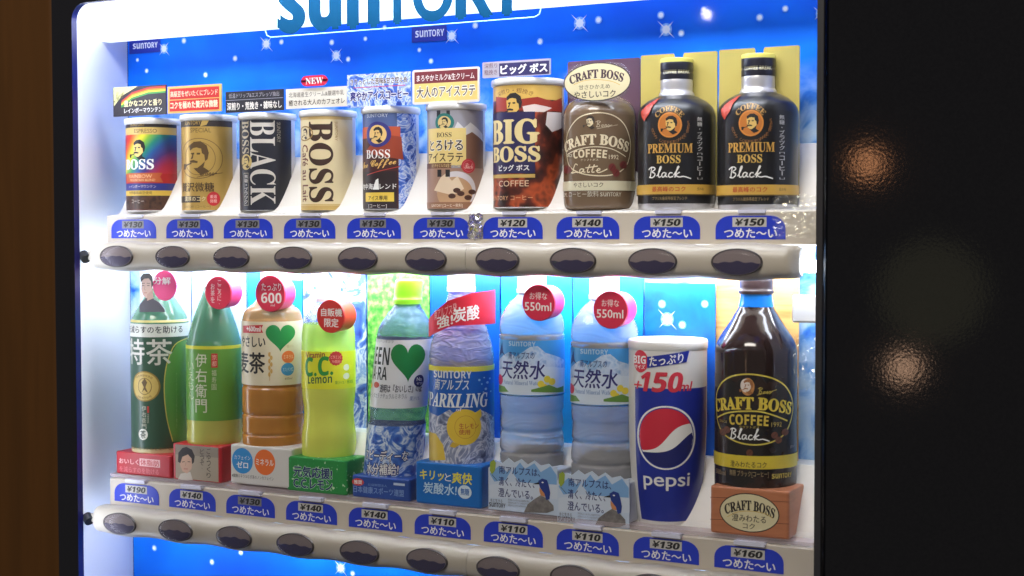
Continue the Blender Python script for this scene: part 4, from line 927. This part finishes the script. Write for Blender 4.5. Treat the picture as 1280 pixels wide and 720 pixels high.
def heart(p, x, y, wd, h, m, n=40):
    pts = []
    for i in range(n):
        a = 2*pi*i/n; hx = 16*sin(a)**3; hy = 13*cos(a)-5*cos(2*a)-2*cos(3*a)-cos(4*a); pts.append((x+hx/32*wd, y-(hy+2.5)/29*h))
    p.poly(pts, m)
heart(p, 350.5, 423, 37, 34, HG); p.poly([(304, 407), (329, 406), (326.5, 411), (329, 416), (304, 416)], P(190, 44, 56)); p.text('+600ml', None, 408, 325.5, 414.5, WHT, bold=.03, sq=.8); p.text('やさしい', None, 421, 331.5, 434, P(30, 28, 28), bold=.03, sq=.72); p.text('麦茶', None, 441, 331, 467, P(30, 28, 28), bold=.025, res=4, sq=.85)
p.oval(360.5, 446, 7.7, 7.7, P(226, 116, 62)); p.oval(360, 461.5, 8, 8, P(58, 142, 200)); p.text('ミネラル', 354.5, 443.5, 366.5, 448.5, P(250, 214, 190)); p.text('カフェインゼロ', 353.5, 459, 366.5, 464, P(210, 230, 244)); p.text('600ml', 356, 471.5, 365, 474.5, P(90, 80, 60))
for k in range(7): p.oval(338+(k % 2)*2.6-1.3, 443+k*4.2, 1.5, 3, P(200, 160, 88), 12)
p.line([(338, 440), (337, 476)], .0004, P(200, 160, 88)); p.text('健康ミネラル', 358, 431, 367, 434.5, P(180, 160, 130)); p.build(q['label'])
badge(t, 337.5, 367, 23, [('たっぷり', 327, 354, 351.5, 363.5, dict(bold=.015)), (sans('600'), 326.5, 366, 352, 379, dict(res=4)), ('ml', 338.5, 380, 343.5, 383, {})])

# lemon drink
LEM = clear('clear_lemon_drink', (230, 236, 104), .74, .16, (236, 242, 140)); LEM2 = clear('clear_lemon_top', (196, 230, 130), .6, .14, (216, 240, 160))
t, o, p = box_base('green speckled box with navy writing under the lemon bottle', 358, 433, 573, 619, noisy('speckled_green_print', [(.6, (32, 138, 62)), (.66, (52, 152, 80)), (.72, (206, 226, 196))], 260, 1, .4), .0035, .036)
p.text('元気応援!', 367, 584, 415, 597.5, NAVY, bold=.035, outline=P(176, 216, 180), ow=.07); p.text('C.C.レモン', 367, 599.5, 415.5, 611, NAVY, bold=.035, outline=P(176, 216, 180), ow=.07); p.build(o)
t, q, p = bottle('lemon_bottle', 'yellow green lemon drink bottle with a white cap and an orange red badge', 'bottle', G2, 411, 490, CYB,
    [('body', LEM, [(31, 579), (33, 575), (34, 560), (34, 545), (31.5, 525), (31, 510), (32.5, 497), (33.5, 483)]), ('label', P(220, 222, 48, .3), [(33.8, 483), (33.8, 437)]), ('shoulder', LEM2, [(33.4, 437), (33.2, 420), (32, 408), (31, 404)]), ('upper_shoulder', CLR, [(31, 404), (27, 394), (19, 383), (14, 377)]), ('cap', CAPW, [(15.5, 377), (15.8, 372), (15, 371), (15, 353), (13, 350.5), (0, 350)])], ymid=490)
p.text('Vitamin', 382.5, 440, 406, 447.5, P(150, 84, 52), bold=.03, tilt=.08); p.text(sans('C.C.'), 382, 446.5, 416, 470, P(40, 140, 60), bold=.02, res=4, tilt=.08); p.text(sans('Lemon'), 385, 469, 415, 479.5, P(38, 92, 62), res=3, tilt=.06)
u, v = p.S.uv(420, 448); p.poly_uv([(u+(.0069 if i % 2 else .0062)*cos(i*pi/14), v+(.0069 if i % 2 else .0062)*sin(i*pi/14)) for i in range(28)], P(196, 52, 52)); p.text('ビタミンC', 413.5, 444, 426.5, 448.5, P(244, 180, 160)); p.text('70個分', 414.5, 450, 425.5, 454, P(244, 180, 160)); p.oval(433, 459, 3.5, 4, P(236, 238, 220)); p.oval(433, 470, 3.8, 4, P(236, 238, 220)); p.text('果汁1%・無炭酸', 418.5, 475.5, 441, 480, P(90, 150, 60)); p.build(q['label'])
badge(t, 413, 395.5, 21, [('自販機', 401.5, 385.5, 427.5, 395.5, dict(bold=.02)), ('限定', 405.5, 398, 423, 409, dict(bold=.02))], .006, .022, (206, 48, 40), (206, 50, 40))

# clear fruit water, leaning back
t, o, p = box_base('blue box with a small red mark under the bottle with the lime green cap', 439.5, 512, 597, 624, P(34, 72, 152), .0035, .036)
p.oval(447.5, 602.5, 7.5, 4.6, P(206, 64, 60)); p.text('推奨', 442.5, 600, 452.5, 605, WHT, bold=.02); p.text('日本健康スポーツ連盟', 442, 609.5, 505, 618, P(130, 160, 214), bold=.01); p.text('公益財団法人', 460, 605, 484, 608, P(130, 160, 214)); p.rect(492, 604, 506, 607, P(190, 206, 236)); p.build(o)
WATR = refr('water_bottle_plastic', (238, 240, 248), 1.18, .03, 26, .68)
FRUI = refr('fruit_water_plastic', (156, 180, 236), 1.2, .03, 22, .74)
t, q, p = bottle('fruit_water_bottle', 'clear bottle with a lime green cap and a big green heart on white', 'bottle', G2, 490.5, 590, CYB,
    [('foot', SPLASH, [(36.5, 597), (37, 590), (36.8, 545), (36, 528)]), ('waist', FRUI, [(36, 528), (34.5, 522), (35.5, 514), (35.8, 506)]), ('label', P(218, 222, 228, .3), [(36.2, 506), (35.4, 440), (34.8, 422)]), ('shoulder', FRUI, [(34.6, 422), (34, 414), (30, 402), (22, 389), (16.5, 381), (16, 378)]), ('cap', mat('lime_screw_cap', (140, 214, 40), .3), [(18.4, 379), (18.4, 373), (17.4, 372), (17.2, 352), (15, 349), (0, 348.5)])], lean=.105)
GN = P(36, 46, 50); p.text(sans('GREEN'), None, 434, 487, 456.5, GN, res=3, sq=.56); p.text(sans('DA·KA·RA'), None, 458.5, 484, 475, GN, res=3, sq=.56); heart(p, 510, 454, 43, 48, P(22, 122, 62)); p.oval(524, 476, 6, 7.5, NAVY); p.text('Na', 521, 471.5, 527, 476, WHT); p.text('ゼロ', 520.5, 477.5, 527.5, 480.5, WHT); p.text('ほっとグリーンダカラ', 466, 424, 492, 428.5, P(60, 66, 74))
for x, c in ((459.5, (50, 110, 60)), (464.5, (226, 180, 60)), (470.5, (186, 70, 50))): p.oval(x, 481, 3.2, 3.8, P(*c))
p.text('透明は『おいしさ』の証', 475, 481, 527, 491, P(34, 38, 60), bold=.018); p.text('グリーン ダカラ ナチュラルミネラル', 459, 492, 509, 498.5, P(90, 100, 120)); p.text('果汁1%', 512, 495, 524, 501, P(120, 140, 180)); p.build(q['label'])
p2 = Print(p.S); p2.text('スピーディーな', None, 563.5, 510, 576.5, WHT, sq=.66, bold=.02, outline=NAVY, ow=.09); p2.text('水分補給!', None, 580, 498, 594, WHT, sq=.74, bold=.02, outline=NAVY, ow=.09); p2.build(q['foot'])

# sparkling water
t, o, p = box_base('bright blue box with yellow and white writing under the sparkling water bottle', 519, 601, 580, 632, P(4, 104, 188), .0035, .038)
p.text('キリッ', 525, 588, 555, 600, P(232, 220, 70), bold=.025, shear=.1); p.text('と', 556, 592, 564, 601.5, WHT); p.text('爽快', 565, 591, 590, 605, P(232, 220, 70), bold=.025, shear=.1); p.text('炭酸水!', 529, 604, 571, 618, P(186, 216, 240), bold=.02, shear=.1); p.oval(581, 615, 8.5, 8.5, P(206, 224, 240)); p.text('無糖', 576, 610.5, 586.5, 619, P(20, 96, 176), bold=.02); p.build(o)
CRUM = refr('crumpled_bottle_plastic', (214, 204, 210), 1.25, .05, 55, .62)
t, q, p = bottle('sparkling_water_bottle', 'sparkling water bottle with a lemon on its blue label', 'bottle', G2, 577, 490, CYB,
    [('label', P(6, 86, 176, .3), [(40, 580), (41, 574), (41, 461)]), ('stripe', P(214, 202, 66), [(41.2, 461), (41.2, 455)]), ('shoulder', CRUM, [(40.6, 455), (40, 440), (37, 425), (31, 408), (22, 385), (17.5, 370), (16.5, 364)]), ('cap', CAPW, [(18, 364), (18, 359), (17.4, 358), (17, 343), (15, 340)])], ymid=490)
p.poly([(534, 512), (548, 520), (562, 512), (577, 524), (600, 512), (618, 524), (618, 576), (532, 576)], ice('lemon_ice_print', [(.32, (70, 78, 112)), (.45, (140, 150, 180)), (.52, (214, 218, 230)), (.6, (120, 130, 164)), (.7, (206, 212, 226))], 40))
p.poly([(530, 538), (545, 542), (554, 556), (557, 575), (530, 575)], P(216, 186, 70)); p.oval(580.5, 534, 21.5, 22.5, P(222, 190, 60)); p.poly([(594, 516), (601, 511), (602, 520), (598, 526)], P(222, 190, 60)); p.poly([(566, 552), (562, 558), (568, 560), (575, 556)], P(206, 172, 54)); p.oval(582, 534, 13.5, 14.5, P(190, 140, 50), ring=.0004); p.text('生レモン', 574, 529, 598, 536, P(176, 84, 50), bold=.015); p.text('使用', 573.5, 537, 587.5, 543.5, P(176, 84, 50), bold=.015)
p.logo(542.5, 463.5, 589.5, 473, P(212, 216, 220)); p.text('南アルプス', 544, 474, 586, 488, P(206, 212, 220), shear=.2, bold=.015); p.text(itserif('SPARKLING'), None, 491, 609, 508.5, P(220, 226, 232), bold=.015, res=3, sq=.74)
for x, y, r in ((599, 475, 1.5), (605, 472, 1), (609, 478, 1.6), (602, 480, 1), (612, 473, 1.2), (607, 486, 1.6), (613, 489, 1), (604, 490, .8)): p.oval(x, y, r, r, P(150, 186, 220), 10)
p.text('of', 570, 510, 577, 514, WHT); p.build(q['label'])
# curved red banner round its shoulder
Rb = 45/pxm(577, CYB); bx = at(577, 400, CYB).x; tb = thing('banner_sign', 'curved red banner with slanted white writing across the sparkling water bottle', 'sign', (bx, CYB, at(577, 400, CYB).z))
S = Round(bx, CYB, [(Rb, -.3), (Rb, .1)]); pp = Print(S); REDB = P(206, 34, 56)
um = [S.uv(x, y) for x, y in ((536, 399), (560, 376), (590, 366), (619, 362), (619.5, 404.5), (590, 406), (566, 407), (536, 421))]
mb = MB(); tris = cut(tri(um), S.step)
for pl in tris:
    a = sum(pl[i][0]*pl[(i+1) % len(pl)][1]-pl[(i+1) % len(pl)][0]*pl[i][1] for i in range(len(pl)))
    if a < 0: pl = pl[::-1]
    mb.add([S.pt(u, v, 0) for u, v in pl], [tuple(range(len(pl)))], REDB, True); mb.add([S.pt(u, v, -.0008) for u, v in pl], [tuple(range(len(pl)))[::-1]], REDB, True)
bo = mb.build('banner', tb); pp.text('南アルプス発', 543, 383, 571, 396, P(240, 190, 190), tilt=.32); pp.text('強!', 546.5, 394, 566, 409, WHT, bold=.02, tilt=.28); pp.text('炭酸', 566.5, 383, 599, 401, WHT, bold=.025, tilt=.14, res=3); pp.build(bo)

# the two mineral waters
SKYP = noisy('sky_label_print', [(.3, (40, 130, 206)), (.7, (76, 158, 220))], 18, 2, .3); MTN = noisy('snow_mountain_print', [(.35, (120, 160, 210)), (.5, (196, 212, 234)), (.65, (150, 184, 222))], 130, 4, .3)
def water(dx, dy, k, xb, lab_b, lab_box, bx0, bx1, by0, by1, badge_xy):
    X = lambda a: xb+(a-665)*k; Y = lambda b: b+dy+(b-490)*(k-1)
    t, o, p = box_base(lab_box, bx0, bx1, by0+9, by1, P(206, 214, 226, .3), .0035, .03)
    w_ = (bx1-bx0)/86; BX = lambda a: bx0+(a-611)*w_; BY = lambda b: by0+(b-576)*(by1-by0)/66
    pts = [(611, 588), (616, 584), (622, 578), (628, 581), (636, 574), (643, 579), (652, 574), (660, 580), (668, 574.5), (676, 580), (686, 577), (692, 582), (697, 580)]
    # card with a mountain skyline standing at the front of the box
    mb = MB(); q = [(at(BX(a), BY(b), .0032).x, zpx(BX(654), BY(b), .0032)) for a, b in pts]; zz0 = zpx(BX(654), BY(640), .0032); q = q+[(q[-1][0], zz0), (q[0][0], zz0)]; n = len(q)
    mb.add([(a, .0026, b) for a, b in q]+[(a, .0034, b) for a, b in q], [tuple(range(n))[::-1], tuple(range(n, 2*n))]+[(i, (i+1) % n, n+(i+1) % n, n+i) for i in range(n)], P(196, 212, 234, .3)); cd = mb.build('front_card', t)
    p = Print(Flat(.0026))
    for pg in ([(612, 592), (624, 582), (634, 590), (640, 586), (632, 600), (618, 602)], [(640, 590), (650, 578), (656, 586), (668, 579), (676, 590), (688, 583), (696, 594), (696, 606), (650, 604)]): p.poly([(BX(a), BY(b)) for a, b in pg], P(124, 170, 220))
    p.poly([(BX(612), BY(606)), (BX(640), BY(602)), (BX(697), BY(606)), (BX(697), BY(624)), (BX(612), BY(622))], P(206, 218, 236))
    p.text('南アルプスは、', BX(624), BY(584), BX(675), BY(594), NAVY, bold=.015); p.text('清く、冷たく、', BX(623.5), BY(597.5), BX(668), BY(608.5), NAVY, bold=.02); p.text('澄んでいる。', BX(623), BY(611.5), BX(666), BY(622.5), NAVY, bold=.015); p.text('水と生きる', BX(613), BY(623.5), BX(628), BY(628), P(70, 70, 80)); p.logo(BX(611.5), BY(628.5), BX(632), BY(634), P(60, 60, 74))
    for r in range(3): p.text('天然水のふるさとの自然を守る', BX(635), BY(624.5+r*3.3), BX(662-r*2), BY(627+r*3.3), P(120, 124, 136))
    p.poly([(BX(a), BY(b)) for a, b in ((655, 640.5), (660, 630), (668, 624), (676, 619), (684, 623), (692, 632), (692.5, 638), (684, 641))], noisy('rock_print', [(.3, (96, 92, 92)), (.7, (136, 132, 130))], 220, 4, .5))
    p.poly([(BX(a), BY(b)) for a, b in ((673, 601), (678, 598), (684, 600), (686, 606), (688, 616), (687, 624), (683, 625), (681, 618), (675, 609))], P(28, 54, 134)); p.poly([(BX(a), BY(b)) for a, b in ((674, 602.5), (665.5, 605), (674.5, 605.5))], INK); p.poly([(BX(a), BY(b)) for a, b in ((674.5, 609), (681, 617), (681.5, 621), (676, 619), (674.5, 614))], P(206, 140, 90)); p.oval(BX(678.5), BY(603), 1.4, 1, WHT, 10)
    p.poly([(BX(a), BY(b)) for a, b in ((613, 577), (617.5, 574.5), (620, 578), (619, 588), (615, 593), (612.5, 588))], P(150, 170, 62)); p.line([(BX(615), BY(593)), (BX(622), BY(601))], .0004, INK); p.build(cd)
    t, q, p = bottle('water_bottle', lab_b, 'bottle', G2, xb, 490, CYB,
        [('body', WATR, [(37*k, Y(590)), (40*k, Y(584)), (40.5*k, Y(566)), (39*k, Y(562)), (40.5*k, Y(558)), (39.4*k, Y(540)), (38*k, Y(536)), (39.6*k, Y(531)), (38.4*k, Y(514)), (39.6*k, Y(509)), (40.5*k, Y(492))]), ('label', SKYP, [(41*k, Y(490)), (41*k, Y(423))]), ('shoulder', WATR, [(40.6*k, Y(423)), (41*k, Y(418)), (39.4*k, Y(416)), (40.6*k, Y(413)), (40*k, Y(402)), (36*k, Y(390)), (27*k, Y(376)), (18*k, Y(368)), (16.5*k, Y(366))]), ('cap', CAPW, [(19*k, Y(366)), (19*k, Y(361)), (18*k, Y(360)), (18*k, Y(340))])], ymid=490)
    p.poly([(X(a), Y(b)) for a, b in ((622, 452), (636, 440), (645, 446), (662, 434), (672, 432.5), (682, 441), (692, 444), (706, 452), (706, 489.5), (622, 489.5))], MTN); p.poly([(X(a), Y(b)) for a, b in ((622, 462), (660, 456), (706, 460), (706, 489.6), (622, 489.6))], P(206, 220, 238, .3))
    p.logo(X(636), Y(427), X(669.5), Y(433), P(170, 200, 226)); p.text('南アルプスの', X(636), Y(440), X(668), Y(449), NAVY, shear=.15, bold=.01); p.text('天然水', X(628), Y(451), X(681), Y(474), P(34, 36, 110), bold=.018, shear=.12, res=4); p.text(serif('Natural Mineral Water'), X(630), Y(476), X(675), Y(481.5), P(120, 150, 196)); p.poly([(X(624.5), Y(446)), (X(628), Y(428)), (X(629), Y(439)), (X(632), Y(445)), (X(628), Y(441))], P(26, 60, 130))
    for a, b in ((684, 474), (676, 480), (690, 477), (680, 484)): p.oval(X(a), Y(b), 4.2, 4.4, P(226, 206, 66), 14)
    p.poly([(X(a), Y(b)) for a, b in ((664, 487), (676, 484), (686, 481), (696, 485), (704, 482), (704, 489.7), (664, 489.7))], P(96, 140, 60)); p.oval(X(625.5), Y(474), 3, 6.5, P(206, 66, 96), 16); p.poly([(X(a), Y(b)) for a, b in ((623, 480), (631, 483), (636, 489.6), (624, 489.6))], P(96, 140, 60)); p.build(q['label'])
    badge(t, badge_xy[0], badge_xy[1], 23*k, [('お得な', badge_xy[0]-11, badge_xy[1]-13, badge_xy[0]+11, badge_xy[1]-4, {}), ('550ml', badge_xy[0]-17, badge_xy[1]-.5, badge_xy[0]+16, badge_xy[1]+10, dict(bold=.015))], .006, .022)
water(0, 0, 1.0, 665, 'mineral water bottle with a snowy mountain label, beside the sparkling water bottle', 'pale box with mountains and a kingfisher under the left mineral water bottle', 611, 697, 576, 642, (673, 378.5))
water(90, 12, 1.035, 755.5, 'mineral water bottle with a snowy mountain label, beside the big blue and white can', 'pale box with a kingfisher picture, beside the foot of the big blue and white can', 697, 787, 591, 660, (763, 387.5))

# big blue and white can
xc = 834.5; cyp = .0365; kx = pxm(xc, cyp); cx = at(xc, 540, cyp).x
prof0 = [(34.5, 660), (38.5, 646), (42.5, 620), (45.5, 592), (47.5, 560), (48.6, 520), (48.8, 430)]
pf = smooth([(a/kx, zpx(xc, b, cyp)) for a, b in prof0]); t = thing('drink_can', 'big white and blue can with a red white and blue globe and a white lid', 'can', (cx, cyp, pf[0][1]))
b = MB(); b.lathe(pf, cx, cyp, WHITE); b.build('body', t)
zt = zpx(xc, 423, cyp); Rl = 49/kx; b = MB(); b.lathe([(Rl*.99, zt-.0085), (Rl*1.015, zt-.0075), (Rl*1.02, zt-.002), (Rl*1.0, zt-.0004), (Rl*.97, zt), (0, zt+.0005)], cx, cyp, RIMW); b.build('lid', t)
S = Round(cx, cyp, [(r+.0001, z) for r, z in pf]); PB = P(26, 44, 150, .3)
b = MB(); z_hi = zpx(xc, 486.5, cyp-Rl); z_lo = zpx(xc, 654, cyp-.03); b.lathe([(S.r(z)+.0001, z) for z in [z_lo]+[k for k in S.knots if z_lo < k < z_hi]+[z_hi]], cx, cyp, PB, 44, -33, 99); lo = b.build('label', t)
p = Print(S)
p.n = 18
p.oval(832, 547.5, 36, 40, WHT, 60); u, v = S.uv(832, 547.5); ra = abs(S.uv(832+34, 547.5)[0]-S.uv(832-34, 547.5)[0])/2; rb_ = abs(S.uv(832, 547.5-38)[1]-S.uv(832, 547.5+38)[1])/2
p.oval_uv(u, v, ra, rb_, PB, 60); ra *= .965; rb_ *= .965
def seg(f, top, m, n=40):
    pts = []
    for i in range(n+1):
        x = -1+2*i/n; c = math.sqrt(max(0, 1-x*x)); y = max(-c, min(c, f(x)))
        pts.append((x, c if top else -c, y))
    poly = [(u+ra*x, v+rb_*a) for x, a, y in pts]+[(u+ra*x, v+rb_*y) for x, a, y in pts[::-1]]
    q = [[(u+ra*A[0], v+rb_*A[1]), (u+ra*B[0], v+rb_*B[1]), (u+ra*B[0], v+rb_*B[2]), (u+ra*A[0], v+rb_*A[2])] for A, B in zip(pts, pts[1:])]
    p.n += 1; p._put(p.art, q, m)
p.oval_uv(u, v, ra, rb_, WHT, 60)
seg(lambda x: -.42+.62*(1/(1+math.exp(-5*(x-.05))))*1.55-.05, True, P(206, 40, 62))
seg(lambda x: -.52+.72*(1/(1+math.exp(-4.5*(x-.55))))*1.1, False, P(22, 30, 104))
p.text('pepsi', 805, 592, 861.5, 613.5, WHT, bold=.012, res=5)
p.oval(800.5, 451.5, 8.5, 14, P(206, 48, 66)); p.text(sans('BIG'), 792.5, 444.5, 807.5, 454.5, WHT, bold=.01, res=3); p.text('サイズ', 794, 456, 806.5, 461, WHT, bold=.02)
p.poly([(809, 446), (861.5, 438), (858, 452.5), (809, 460)], PB); p.text('たっぷり', 812, 444, 854, 456, WHT, bold=.025, tilt=.12); p.text(sans('+'), 793, 476, 803, 486, RED, shear=.2, res=3); p.text(sans('150'), 802, 465.5, 853, 490, P(206, 50, 70), shear=.2, bold=.02, res=4); p.text('ml', 849, 477, 865, 488.5, P(206, 50, 70), shear=.2, bold=.02)
p.build(lo)

# dark coffee bottle on a wooden box
WB = noisy('orange_wood_print', [(.3, (170, 104, 70)), (.55, (192, 122, 84)), (.75, (156, 90, 58))], 14, 4, .4, stretch=(1, 1, 6))
t, o, p = box_base('orange brown wood printed box with an oval cream sign under the dark coffee bottle', 887.5, 986, 611, 670.5, WB, .002, .042)
for y in (622.5, 650): p.line([(888, y-1), (920, y), (950, y+3), (986, y+5)], .0005, P(120, 66, 44))
p.oval(936.5, 641, 37.5, 24.5, P(44, 32, 26)); p.oval(936.5, 641, 36.2, 23.2, P(222, 212, 172)); p.text(serif('CRAFT BOSS'), 906, 626, 969, 645, P(40, 30, 26), arc=35, bold=.03, res=4); p.line([(909, 646), (922, 640), (938, 639), (956, 642), (966, 648)], .0005, P(206, 176, 90)); p.text('澄みわたる', 915, 643.5, 957.5, 652.5, P(44, 34, 30), bold=.01); p.text('コク', 928.5, 654, 943.5, 661, P(44, 34, 30), bold=.01); p.build(o)
COF = mat('dark_coffee_bottle', (36, 22, 20), .12)
DKL = noisy('dark_label_print', [(.5, (30, 26, 24)), (.6, (48, 32, 26)), (.7, (30, 26, 24))], 60, 2, .25)
t, q, p = bottle('black_coffee_bottle', 'dark brown coffee bottle with a yellow outlined label, rightmost on the lower shelf', 'bottle', G2, 944.5, 530, .0375,
    [('label', DKL, [(49.5, 613), (50.5, 608), (51, 600), (51, 466)]), ('body', COF, [(50.8, 466), (50.8, 440), (49, 430), (43, 418), (34, 404), (27, 392), (22, 383)]), ('neck', clear('clear_blue_lit_neck', (30, 120, 214), .55, .08, (90, 170, 250)), [(22, 383), (20.5, 376), (19.5, 366)]), ('cap', mat('dark_brown_cap', (48, 34, 34), .28), [(22, 367), (22.3, 363), (21.2, 361.5), (21.2, 350), (20, 346), (18, 344)])], ymid=530)  # neck colour carries the blue light showing from behind
YE = P(206, 188, 76); loop = [(895.5, 507), (896, 492), (901, 480), (912, 471.5), (928, 468), (946, 468.5), (966, 473), (981, 482), (989.5, 497), (991, 512), (987, 530), (979, 544), (962, 553.5), (940, 556), (918, 551), (903, 540), (897, 525)]
p.line(loop+[loop[0]], .0012, YE); p.oval(934.5, 483.5, 8.5, 11, P(190, 132, 74)); p.oval(932, 482, 6.5, 8.5, P(226, 214, 206)); p.man(934, 483, 18, P(150, 96, 50)); p.hand('Boss', 947, 484.5, 966, 492.5, .0005, P(196, 176, 76)); p.line([(946, 494), (971, 487)], .0004, P(190, 170, 70))
p.text(serif('CRAFT BOSS'), 895.5, 497, 989, 519, P(214, 190, 66), arc=28, bold=.035, res=4); p.line([(897, 522), (910, 516), (930, 514), (955, 515.5), (984, 526)], .0012, YE); p.text(sans('COFFEE'), 912, 518.5, 961, 532.5, P(206, 180, 70), arc=10, bold=.01, res=3); p.text('SINCE', 900, 525, 909, 528, P(160, 140, 70)); p.text('1992', 964, 527.5, 977, 533.5, P(170, 150, 74)); p.text('クラフトボス', 924, 532.5, 949, 535.5, P(190, 170, 80)); p.hand('Black', 911, 536.5, 962, 550, .00095, WHT)
for x, y in ((904, 540), (909, 537), (968, 544), (973, 550), (981, 540), (937, 566), (976, 577)): p.oval(x, y, 4.2, 4.4, P(96, 54, 34), 16); p.line([(x-2, y+2.5), (x+2, y-2.5)], .0004, P(50, 28, 20))
band(p, 944, 570, 586.5, P(214, 192, 60), -70, 130); p.text('澄みわたるコク', 913.5, 577, 958, 584.5, P(50, 42, 26), bold=.01); p.text('500ml', 896, 587, 907.5, 593, P(150, 130, 100)); p.text('無糖 ブラック[コーヒー]', 912.5, 588.5, 960.5, 597, P(160, 140, 104)); p.logo(964.5, 591.5, 988.5, 597.5, P(196, 178, 84)); p.text('缶マーク', 987, 556, 992, 560, P(150, 150, 150)); p.build(q['label'])
